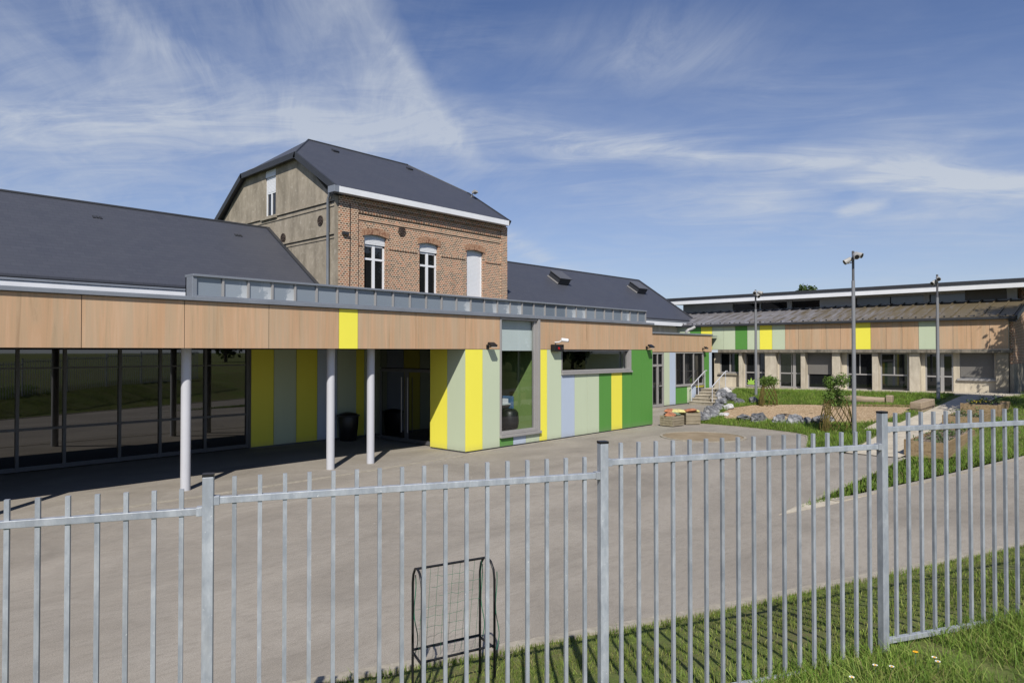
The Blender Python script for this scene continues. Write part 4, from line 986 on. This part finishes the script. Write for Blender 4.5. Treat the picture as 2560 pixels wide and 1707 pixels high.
bag(25.2, 14.05, .54, .40, .24, .08, -.5, 'bag yellow', 'yellow and white soil bag draped over the middle crate')
bag(25.66, 13.75, .55, .28, .25, .08, -.6, 'bag orange', 'orange soil bag on top of the right crate')
bag(25.95, 13.62, .53, .2, .2, .06, .5, 'bag yellow', 'small pale yellow soil bag hanging over the right crate edge')

# ------------------------------------------------------------------ raised beds, log, beam
def bed(x0, x1, y0, y1, h, label, flowers):
    z0 = garden(x0, (y0+y1)/2)-.02; z1 = z0+h; zb = z0-.1; xe = garden(x1, (y0+y1)/2)
    o = thing('raised_bed', label, 'raised bed', (x0, (y0+y1)/2, z0), 'timber raised beds by the path')
    m = MB()
    nb = max(2, int(round(h/.2)))
    for k in range(nb):
        a = zb+(z1-zb)*k/nb+.006; b = zb+(z1-zb)*(k+1)/nb
        m.box(x0, x0+.06, y0, y1, a, b); m.box(x0+.06, x1-.06, y0, y0+.06, a, max(b, b+(xe-z0)*.0)); m.box(x0+.06, x1-.06, y1-.06, y1, a, b); m.box(x1-.06, x1, y0, y1, a, b+max(0, 0))
    m.build('plank', 'bed timber', o)
    for yy in (y0-.012, y1+.012): B('corner_post', 'bed timber', o, x0-.012, x0+.09, yy-.045, yy+.045, zb, z1+.03)
    m = MB(); L = []; nx_, ny_ = int((x1-x0)/.18), 6
    for j in range(ny_+1):
        for i in range(nx_+1):
            x = x0+.06+(x1-x0-.12)*i/nx_; y = y0+.06+(y1-y0-.12)*j/ny_; L.append((x, y, z1-.05+.04*noise.noise((x*4, y*4, 0))+.03*noise.noise((x*11, y*11, 2))))
    m.add(L, [(j*(nx_+1)+i, j*(nx_+1)+i+1, (j+1)*(nx_+1)+i+1, (j+1)*(nx_+1)+i) for j in range(ny_) for i in range(nx_)], True); m.build('soil', 'compost', o)
    n = int((x1-x0)*6); P = []; C_ = []
    for _ in range(n):
        px, py = random.uniform(x0+.15, x1-.15), random.uniform(y0+.15, y1-.15); hh = random.uniform(.03, .2)
        for _ in range(26): P.append((px+random.gauss(0, .07), py+random.gauss(0, .07), z1-.03+abs(random.gauss(0, hh)))); C_.append(np.array((.09, .14, .045))*random.uniform(.6, 1.5))
    P = np.array(P); leaf_mesh('seedling', 'blade', P, rng.normal(size=P.shape)+np.array([0, 0, .8]), rng.uniform(.02, .05, len(P)), np.array(C_), o)['kind'] = 'stuff'
    if flowers:
        P = []
        for _ in range(2):
            fx, fy = random.uniform(x0+.2, x0+1.0), random.uniform(y0+.2, y1-.2)
            for _ in range(16): P.append((fx+random.gauss(0, .07), fy+random.gauss(0, .07), z1+.10+random.gauss(0, .03)))
        P = np.array(P); leaf_mesh('flower', 'blade', P, rng.normal(size=P.shape)+np.array([0, 0, 1]), .03, np.tile(np.array([[.75, .62, .08]]), (len(P), 1)), o, aspect=.9)
bed(22.1, 26.6, 4.02, 5.0, .46, 'nearest timber raised bed, two planks high with cracked grey soil', False)
bed(27.5, 29.6, 4.0, 5.05, .40, 'middle timber raised bed with leafy seedlings', False)
bed(30.4, 33.2, 3.85, 5.0, .44, 'farthest timber raised bed with yellow flowers', True)
o = thing('log_bench', 'weathered log lying on the grass behind the sandpit', 'log', (33.0, 9.0, .7))
z_ = garden(33.05, 9)+.14
MB().tube([(32.95, 10.3, z_+.02), (33.0, 9.6, z_+.03), (33.05, 8.8, z_), (33.1, 8.3, z_+.01)], [.15, .17, .165, .15], 14).build('trunk', 'log wood', o)
B('end_block', 'log wood', o, 32.95, 33.25, 7.98, 8.24, z_-.2, z_+.26, bevel=.03)
o = thing('timber_beam', 'squared timber beam lying on the grass beside the path', 'beam', (31.5, 6.55, .65))
zz = garden(31.4, 6.5)
MB().obox((31.45, 6.52, zz+.17), (1, -.12, .06), (0.12, 1, 0), .75, .21, .2).build('beam', 'log wood', o, bevel=.025)
MB().obox((31.45, 6.52, zz+.10), (1, -.12, .06), (0.12, 1, 0), .755, .218, .02).build('groove', 'bark', o)

# ------------------------------------------------------------------ small goal with torn net
def cw_(f, r): return (.735*f+.678*r, .678*f-.735*r)
L1, L2, R1, R2 = [Vector(cw_(*p)) for p in ((5.9, -.854), (5.66, -.743), (6.21, -.291), (5.99, -.154))]
GO = thing('small_goal', 'small black tube goal frame with torn green net on the grass behind the fence', 'goal', (L1.x, L1.y, H(L1.x, L1.y)))
zt = 1.17; zb1 = .44
def hoop(a, b):
    za, zb = H(a.x, a.y)-.05, H(b.x, b.y)-.05; c = (a+b)/2; P = [(a.x, a.y, za), (a.x, a.y, zb1), (a.x, a.y, zt-.16)]
    for k in range(1, 6):
        t_ = math.pi*k/6; p = c+(a-c)*math.cos(t_); P.append((p.x, p.y, zt-.16+.16*math.sin(t_)))
    P += [(b.x, b.y, zt-.16), (b.x, b.y, zb1), (b.x, b.y, zb)]
    return MB().tube(P, .011, 8)
hoop(L1, L2).build('side_hoop', 'black plastic', GO); hoop(R1, R2).build('side_hoop', 'black plastic', GO)
tl_, tr_ = (L1+L2)/2, (R1+R2)/2
MB().tube([(*tl_, zt), (*tr_, zt)], .011, 8).build('top_bar', 'black plastic', GO)
for a, b in ((L1, R1), (L2, R2)): MB().tube([(*a, zb1), (*b, zb1)], .011, 8).build('lower_bar', 'black plastic', GO)
for a, b in ((L1, L2), (R1, R2)): MB().tube([(*a, zb1-.02), (*b, zb1-.02)], .011, 8).build('brace', 'black plastic', GO)
m = MB()
for k in range(9):
    t_ = .08+k*.105; a = tl_.lerp(tr_, t_); b = L1.lerp(R1, t_)
    P = []
    for i in range(10):
        u = i/9; q = a.lerp(b, u); jx = .02*noise.noise((k*3.3, u*5, 0)); P.append((q.x+jx, q.y+jx, zt-(zt-zb1+.1)*u))
    m.tube(P, .0016, 3, False)
for k in range(7):
    z = zt-.1-k*.09; t0 = random.uniform(0, .35); t1 = random.uniform(.6, 1); P = []
    for i in range(12):
        t_ = t0+(t1-t0)*i/11; u = (zt-z)/(zt-zb1); q = tl_.lerp(L1, u).lerp(tr_.lerp(R1, u), t_); P.append((q.x, q.y, z+.025*noise.noise((k*7, t_*9, 1))))
    m.tube(P, .0016, 3, False)
for a in (L1, R1, R2):
    P = []
    for i in range(18):
        u = i/17; P.append((a.x+.03+.02*math.sin(u*9), a.y+.02*math.sin(u*7), zt-.1-u*(zt-zb1-.05)))
    m.tube(P, .005, 4, False)
m.build('net', 'net green', GO)

# ------------------------------------------------------------------ grass
def grass(name, label, sampler, n, h0, h1, w, tints, lean=.5):
    X_, Y_ = sampler(n); n = len(X_); Z_ = np.array([H(x, y) for x, y in zip(X_, Y_)])
    a = rng.uniform(0, 2*np.pi, n); hh = rng.uniform(h0, h1, n)*(.6+.8*rng.random(n)); ln = rng.normal(0, lean, n)*hh; a2 = rng.uniform(0, 2*np.pi, n)
    bx, by = np.cos(a)*w/2*rng.uniform(.6, 1.3, n), np.sin(a)*w/2*rng.uniform(.6, 1.3, n); lx, ly = np.cos(a2)*ln, np.sin(a2)*ln
    z0 = Z_-.015
    v = np.stack([np.stack([X_-bx, Y_-by, z0], 1), np.stack([X_+bx, Y_+by, z0], 1),
                  np.stack([X_+lx*.35+bx*.7, Y_+ly*.35+by*.7, z0+hh*.6], 1), np.stack([X_+lx*.35-bx*.7, Y_+ly*.35-by*.7, z0+hh*.6], 1),
                  np.stack([X_+lx, Y_+ly, z0+hh], 1)], 1)
    me = bpy.data.meshes.new(name); me.vertices.add(5*n); me.vertices.foreach_set('co', v.reshape(-1).astype(np.float32))
    idx = np.arange(n)[:, None]*5; lv = np.concatenate([idx+np.array([[0, 1, 2, 3]]), idx+np.array([[3, 2, 4]])], 1).ravel()
    me.loops.add(7*n); me.loops.foreach_set('vertex_index', lv.astype(np.int32)); me.polygons.add(2*n)
    ls = (np.arange(n)[:, None]*7+np.array([[0, 4]])).ravel(); me.polygons.foreach_set('loop_start', ls.astype(np.int32)); me.polygons.foreach_set('loop_total', np.tile([4, 3], n).astype(np.int32))
    me.update(calc_edges=True)
    T0 = np.array(tints); ti = rng.integers(0, len(T0), n); c = T0[ti]*rng.uniform(.7, 1.3, (n, 1))
    patch = np.array([noise.noise((x*.9, y*.9, 5)) for x, y in zip(X_, Y_)])[:, None]; c = c*(1+.35*patch)
    dry = rng.random((n, 1)) < .06; c = np.where(dry, np.array([[.28, .24, .10]]), c)
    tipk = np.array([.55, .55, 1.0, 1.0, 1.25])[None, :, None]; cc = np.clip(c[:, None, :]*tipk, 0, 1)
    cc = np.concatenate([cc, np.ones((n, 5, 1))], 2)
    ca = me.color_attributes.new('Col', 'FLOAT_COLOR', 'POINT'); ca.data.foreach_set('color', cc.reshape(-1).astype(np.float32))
    me.materials.append(M['blade']); o = bpy.data.objects.new(name, me); COL.objects.link(o)
    return tag(o, label, 'grass', kind='stuff')
GT = [(.21, .29, .05), (.28, .34, .07), (.17, .26, .045), (.33, .36, .10)]
GT2 = [(.165, .26, .04), (.225, .32, .05), (.125, .215, .035)]
def kerb_y(x): return np.interp(x, KX, KY)
def samp_strip(n):
    s = rng.uniform(-3.2, 12, n*2); d = rng.uniform(0, 4.2, n*2)
    X_ = FP.x+FD.x*s+FN.x*d; Y_ = FP.y+FD.y*s+FN.y*d
    bare = np.array([noise.noise((x*1.1, y*1.1, 9))+.5*noise.noise((x*3, y*3, 2)) for x, y in zip(X_, Y_)])
    k = (Y_ < kerb_y(X_)-.06) & (bare < .12+.5*rng.random(len(X_)))
    return X_[k][:n], Y_[k][:n]
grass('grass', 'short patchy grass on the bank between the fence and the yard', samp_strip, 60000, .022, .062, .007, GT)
def samp_kerb(n):
    x = rng.uniform(-1, 16, n); y = kerb_y(x)-np.abs(rng.normal(.05, .08, n))-.07; return x, y
grass('grass', 'grass fringe hanging over the yard kerb', samp_kerb, 2600, .03, .08, .007, GT2)
def samp_fore(n):
    s = rng.uniform(.6, 6.5, n*2); e = rng.uniform(-.12, 1.7, n*2)*rng.random(n*2)**.35
    bare = np.array([noise.noise((a*1.6, b*1.6, 4)) for a, b in zip(s, e)]); k = bare < .12+.4*rng.random(len(s))
    s, e = s[k], e[k]; return (FP.x+FD.x*s-FN.x*e)[:n], (FP.y+FD.y*s-FN.y*e)[:n]
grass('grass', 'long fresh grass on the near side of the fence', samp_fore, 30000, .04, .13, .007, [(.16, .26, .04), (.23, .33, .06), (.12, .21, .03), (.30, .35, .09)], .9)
BEDS = [(22, 26.7, 3.9, 5.1), (27.4, 29.7, 3.9, 5.1), (30.3, 33.3, 3.8, 5.1)]
def samp_tri(n):
    x = rng.uniform(13, 40, n*3); y = rng.uniform(-1.5, 5.0, n*3); k = (y > ylow(x)+.1) & (y < np.where(x < 30, 4.86, 4.86-(x-30)*.09)) & (rng.random(n*3) < np.clip(1.5-(x-13)/24, .25, 1))
    for a, b, c, d in BEDS: k &= ~((x > a) & (x < b) & (y > c) & (y < d))
    return x[k][:n], y[k][:n]
grass('grass', 'grass wedge around the raised beds between yard and lane', samp_tri, 38000, .05, .12, .014, GT2)
EX = EDGE+[(26.9, 14.1), (31, 15.55), (35.45, 17.3), (37.3, 17.3), (37.3, 6.0), (30, 6.4), (27.9, 6.5)]
EP = [(x, y) for x, y in EX]
def samp_gard(n):
    x = rng.uniform(21.4, 37.3, n*3); y = rng.uniform(6.4, 17.2, n*3)
    k = np.array([inpoly(a, b, EP+[(21.4, 6.5)]) and not inpoly(a, b, SAND) and not (25.9 < a < 27.7 and b < 7.25) and b > 6.55-max(0, a-28)*.06 for a, b in zip(x, y)])
    return x[k][:n], y[k][:n]
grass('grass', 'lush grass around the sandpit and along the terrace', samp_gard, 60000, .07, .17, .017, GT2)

# flowers on the near bank
def daisy(x, y, yellow, label):
    z = H(x, y); h = .09 if not yellow else .12
    o = thing('dandelion' if yellow else 'daisy', label, 'flower', (x, y, z), 'wild flowers in the bank grass')
    MB().tube([(x, y, z-.02), (x+.004, y, z+h*.6), (x, y, z+h)], .0025, 5).build('stem', 'bag green', o)
    m = MB(); n = 14; rr = .019 if not yellow else .02
    for k in range(n):
        a = 2*math.pi*k/n; d_ = Vector((math.cos(a), math.sin(a), .1)); s_ = Vector((-math.sin(a), math.cos(a), 0)); c_ = Vector((x, y, z+h))
        m.quad(c_+d_*.004, c_+d_*rr*.7+s_*.006, c_+d_*rr+Vector((0, 0, .004)), c_+d_*rr*.7-s_*.006)
    m.build('petals', 'petal yellow' if yellow else 'petal white', o)
    MB().tube([(x, y, z+h), (x, y, z+h+.006)], .008, 8).build('centre', 'petal yellow', o)
DZ = [(2.93, -.22), (2.98, -.30), (2.62, -.42), (2.58, -.52), (2.25, -.36), (2.12, -.27), (1.95, -.42)]
# given as distance along the fence and distance on the near side of it
for i, (s, e) in enumerate([(5.35, .32), (5.42, .38), (3.0, .45), (2.95, .52), (2.62, .42), (2.55, .34), (2.25, .42)]):
    s -= .5 if i > 1 else -.1
    daisy(FP.x+FD.x*s-FN.x*e, FP.y+FD.y*s-FN.y*e, False, ['upper white daisy at the far right of the bank', 'lower white daisy at the far right of the bank', 'white daisy just below the dandelion', 'white daisy lowest below the dandelion', 'white daisy left of the dandelion', 'white daisy at the foot of the fence post', 'white daisy by the lower fence rail'][i])
s, e = 2.42, .36; daisy(FP.x+FD.x*s-FN.x*e, FP.y+FD.y*s-FN.y*e, True, 'single orange yellow dandelion in the long grass by the fence post')

# ------------------------------------------------------------------ trees outside the yard
def tree(x, y, z0, h, crown_r, nleaf, label, group, size=.22, th=.35, seed=1, tint=(.06, .10, .025)):
    rr = random.Random(seed)
    o = thing('tree', label, 'tree', (x, y, z0), group)
    m = MB(); m.tube([(x, y, z0-.2), (x+.05, y, z0+h*th), (x-.1, y+.1, z0+h*.7), (x, y, z0+h*.92)], [crown_r*.075, crown_r*.055, crown_r*.035, .02], 9)
    cl_ = []
    for k in range(13):
        a = rr.uniform(0, 6.28); zz = rr.uniform(th, .95); r0 = crown_r*(1-abs(zz-.6)*1.3)*rr.uniform(.45, .95)
        e = Vector((x+r0*math.cos(a), y+r0*math.sin(a), z0+h*min(.97, zz+.08))); b = Vector((x, y, z0+h*max(th*.8, zz-.18)))
        m.tube([b, b.lerp(e, .5)+Vector((0, 0, .15)), e], crown_r*.02, 5, True, .012); cl_.append((e, crown_r*rr.uniform(.28, .46)))
    m.build('trunk', 'bark', o)
    P = []; N = []; C_ = []
    for e, r in cl_:
        c = nleaf//len(cl_); d = rng.normal(size=(c, 3)); d /= np.linalg.norm(d, axis=1, keepdims=True); q = rng.uniform(.2, 1.1, (c, 1))
        P.append(np.array(e)+d*q*r*(1+.2*rng.normal(size=(c, 1)).clip(-2, 1.5))); N.append(d+rng.normal(size=(c, 3))); C_.append(np.array([tint])*rng.uniform(.5, 1.4, (c, 1)))
    leaf_mesh('crown', 'blade', np.concatenate(P), np.concatenate(N), rng.uniform(size*.6, size*1.2, sum(len(p) for p in P)), np.concatenate(C_), o, aspect=.55)
tree(36.9, -.1, .2, 11.8, 2.6, 9500, 'leafy tree standing right of the frame beside the classroom wing', 'trees around the yard', .14, seed=3)
tree(37.0, -2.2, .2, 11.5, 2.5, 3000, 'second leafy tree standing right of the frame', 'trees around the yard', .14, seed=4)
tree(29.6, .1, .1, 9.8, 2.4, 9000, 'tree right of the frame shading the end of the path', 'trees around the yard', .13, .5, seed=12)
tree(38.6, -1.4, .3, 10.5, 2.8, 9500, 'third leafy tree standing right of the frame, close to the brick gable', 'trees around the yard', .13, seed=9)
tree(62, 21.6, 0, 8.7, 1.1, 1000, 'treetop just showing above the upper hall roof', 'trees around the yard', .2, seed=5)
for i, (x, y) in enumerate(((48, -14), (56, -22), (40, -26), (64, -10), (34, -34), (72, -26))):
    tree(x, y, 0 if x > 20 else 1.2, 7+1.5*((i*37) % 5)/4, 3.4, 1500, 'row tree on the far side of the lane behind the camera', 'trees across the lane', .42, .22, seed=20+i, tint=(.05, .085, .02))

# ------------------------------------------------------------------ sun, sky, camera
YAW = R(42.7); EL = R(44)
sd = Vector((math.cos(YAW)*math.cos(EL), math.sin(YAW)*math.cos(EL), -math.sin(EL)))
sun = bpy.data.lights.new('sun', 'SUN'); sun.energy = 5.0; sun.angle = R(.5); sun.color = (1, .955, .89)
so = bpy.data.objects.new('sun', sun); COL.objects.link(so); so.rotation_euler = sd.to_track_quat('-Z', 'Y').to_euler(); so.location = (0, 0, 30)

w = bpy.data.worlds.new('World'); scene.world = w; w.use_nodes = True; nt = w.node_tree; nt.nodes.clear()
class WT(NT):
    def __init__(s, nt_): s.t = nt_; s.n = nt_.nodes; s.tc = None
t = WT(nt)
sky = t.N('ShaderNodeTexSky', sky_type='NISHITA'); sky.sun_disc = False; sky.sun_elevation = EL; sky.sun_rotation = math.atan2(-sd.x, -sd.y)
sky.air_density = 1.0; sky.dust_density = .3; sky.ozone_density = 2.2; sky.altitude = 100
tc = t.N('ShaderNodeTexCoord'); dirv = tc.outputs['Generated']
sep = t.N('ShaderNodeSeparateXYZ'); t.L(dirv, sep.inputs[0])
zc = t.math('ADD', t.math('MAXIMUM', sep.outputs[2], 0.0), .09)
px = t.math('DIVIDE', sep.outputs[0], zc); py = t.math('DIVIDE', sep.outputs[1], zc)
cm = t.N('ShaderNodeCombineXYZ'); t.L(px, cm.inputs[0]); t.L(py, cm.inputs[1])
A_, S_ = t.math('ADD', t.math('MULTIPLY', px, math.cos(YAW)), t.math('MULTIPLY', py, math.sin(YAW))), t.math('SUBTRACT', t.math('MULTIPLY', px, math.sin(YAW)), t.math('MULTIPLY', py, math.cos(YAW)))
cm = t.N('ShaderNodeCombineXYZ'); t.L(A_, cm.inputs[0]); t.L(S_, cm.inputs[1])
def fib(rot, sx, sy, lo, hi, loc, dist=.6, rough=.6, det=7):
    v = t.mapping(t.mapping(cm.outputs[0], rot=(0, 0, rot)), scale=(sx, sy, 1), loc=loc)
    return t.ramp(t.noise(1.0, det, rough, v, dist), [(lo, g(0)), (hi, g(1))])
def gau(c, w):      # exp(-(x/w)^2)
    q = t.math('DIVIDE', c, w); return t.math('EXPONENT', t.math('MULTIPLY', t.math('MULTIPLY', q, q), -1.0))
warp = t.math('MULTIPLY', t.math('SUBTRACT', t.noise(1.6, 4, .5, cm.outputs[0]), .5), .35)
def line(f0, r0, k): return t.math('ADD', t.math('SUBTRACT', S_, t.math('MULTIPLY_ADD', A_, k, r0-k*f0)), t.math('MULTIPLY', warp, .5))
fA = fib(R(9), 1.3, 5.0, .36, .70, (1.2, .4, 0), 1.2, .66, 9); fB = fib(R(22), 1.3, 4.4, .40, .72, (5.2, 3.1, 1), 1.2, .66, 9); fC = fib(R(80), 1.4, 3.4, .38, .70, (2.7, 8.3, 2), 1.4, .64, 9)
soft = fib(0, 1.5, 1.5, .32, .68, (9.1, 4.2, 3), .3, .5, 4)
u = line(1.61, -.33, .16)
edge = t.math('MULTIPLY', t.math('SUBTRACT', 1.0, t.math('DIVIDE', u, .07), None, True), t.math('EXPONENT', t.math('MULTIPLY', t.math('MINIMUM', u, 0.0), 3.6)))
cA = t.math('MULTIPLY', t.math('MULTIPLY', edge, t.math('MULTIPLY_ADD', fA, .75, .25)), t.math('SUBTRACT', 1.0, t.math('MULTIPLY', t.math('SUBTRACT', A_, 2.45), 3.0), None, True))
cB = t.math('MULTIPLY', gau(line(1.58, -1.0, .42), .10), t.math('MULTIPLY_ADD', fB, .8, .2))
wC = t.math('MULTIPLY_ADD', t.math('SUBTRACT', 0.0, S_), .22, .20)
bC = gau(t.math('ADD', t.math('SUBTRACT', t.math('SUBTRACT', A_, 2.46), t.math('MULTIPLY', S_, .16)), warp), t.math('MAXIMUM', wC, .12))
cC = t.math('MULTIPLY', bC, t.math('MULTIPLY_ADD', fC, .7, .3))
cD = t.math('MULTIPLY', t.math('MULTIPLY', gau(t.math('SUBTRACT', A_, 1.85), .22), gau(t.math('SUBTRACT', S_, .40), .26)), t.math('MULTIPLY_ADD', fA, .7, .25))
cE = t.math('MULTIPLY', t.math('MULTIPLY', gau(t.math('SUBTRACT', A_, 2.9), .65), gau(t.math('SUBTRACT', S_, 1.5), 1.0)), t.math('MULTIPLY', t.math('MULTIPLY_ADD', fC, .5, .4), soft))
cF = t.math('MULTIPLY', t.math('MULTIPLY', fB, soft), t.math('MULTIPLY', t.math('SUBTRACT', .45, S_, None, True), .4))
cl1 = t.math('ADD', t.math('ADD', t.math('ADD', cA, t.math('MULTIPLY', cB, .55)), t.math('ADD', cC, t.math('MULTIPLY', cD, .7))), t.math('ADD', t.math('MULTIPLY', cE, 1.5), cF), None, True)
cl1 = t.math('ADD', cl1, t.math('MULTIPLY', t.math('MULTIPLY', fC, fib(0, .9, 1.1, .40, .66, (4.4, 1.9, 6), .5, .55, 5)), .24), None, True)
pf = t.math('MULTIPLY', gau(t.math('ADD', t.math('SUBTRACT', A_, 3.21), t.math('MULTIPLY', warp, .5)), .15), gau(t.math('SUBTRACT', S_, 1.64), .12))
cl1 = t.math('ADD', cl1, t.math('MULTIPLY', t.ramp(t.math('MULTIPLY', pf, t.math('ADD', t.noise(9, 5, .6, cm.outputs[0]), .35)), [(.25, g(0)), (.75, g(1))]), .55), None, True)
hz_ = t.math('POWER', t.math('SUBTRACT', 1.0, t.math('MAXIMUM', sep.outputs[2], 0.0), None, True), 5.0)
veil = t.math('ADD', t.math('MULTIPLY', cl1, .66), t.math('MULTIPLY', hz_, .68), None, True)
tint = t.mix(1.0, sky.outputs[0], (.80, .93, 1.26, 1), 'MULTIPLY')
mixc = t.mix(veil, tint, (7.7, 8.3, 9.2, 1))
bg = t.N('ShaderNodeBackground'); t.L(mixc, bg.inputs[0]); bg.inputs[1].default_value = .076
ow = t.N('ShaderNodeOutputWorld'); t.L(bg.outputs[0], ow.inputs[0])

cam = bpy.data.cameras.new('camera'); cam.lens = 24; cam.sensor_width = 36; cam.clip_end = 2000; cam.clip_start = .05
co = bpy.data.objects.new('camera', cam); COL.objects.link(co); co.location = (0, 0, 3.0)
co.rotation_euler = (R(90)+math.atan(24.5/1706.7), 0, YAW-R(90)); scene.camera = co
scene.view_settings.view_transform = 'Standard'; scene.view_settings.look = 'None'; scene.view_settings.exposure = 0
scene.cycles.use_denoising = True; scene.cycles.max_bounces = 6; scene.cycles.diffuse_bounces = 1; scene.cycles.glossy_bounces = 3; scene.cycles.transparent_max_bounces = 8
scene.cycles.caustics_reflective = False; scene.cycles.caustics_refractive = False
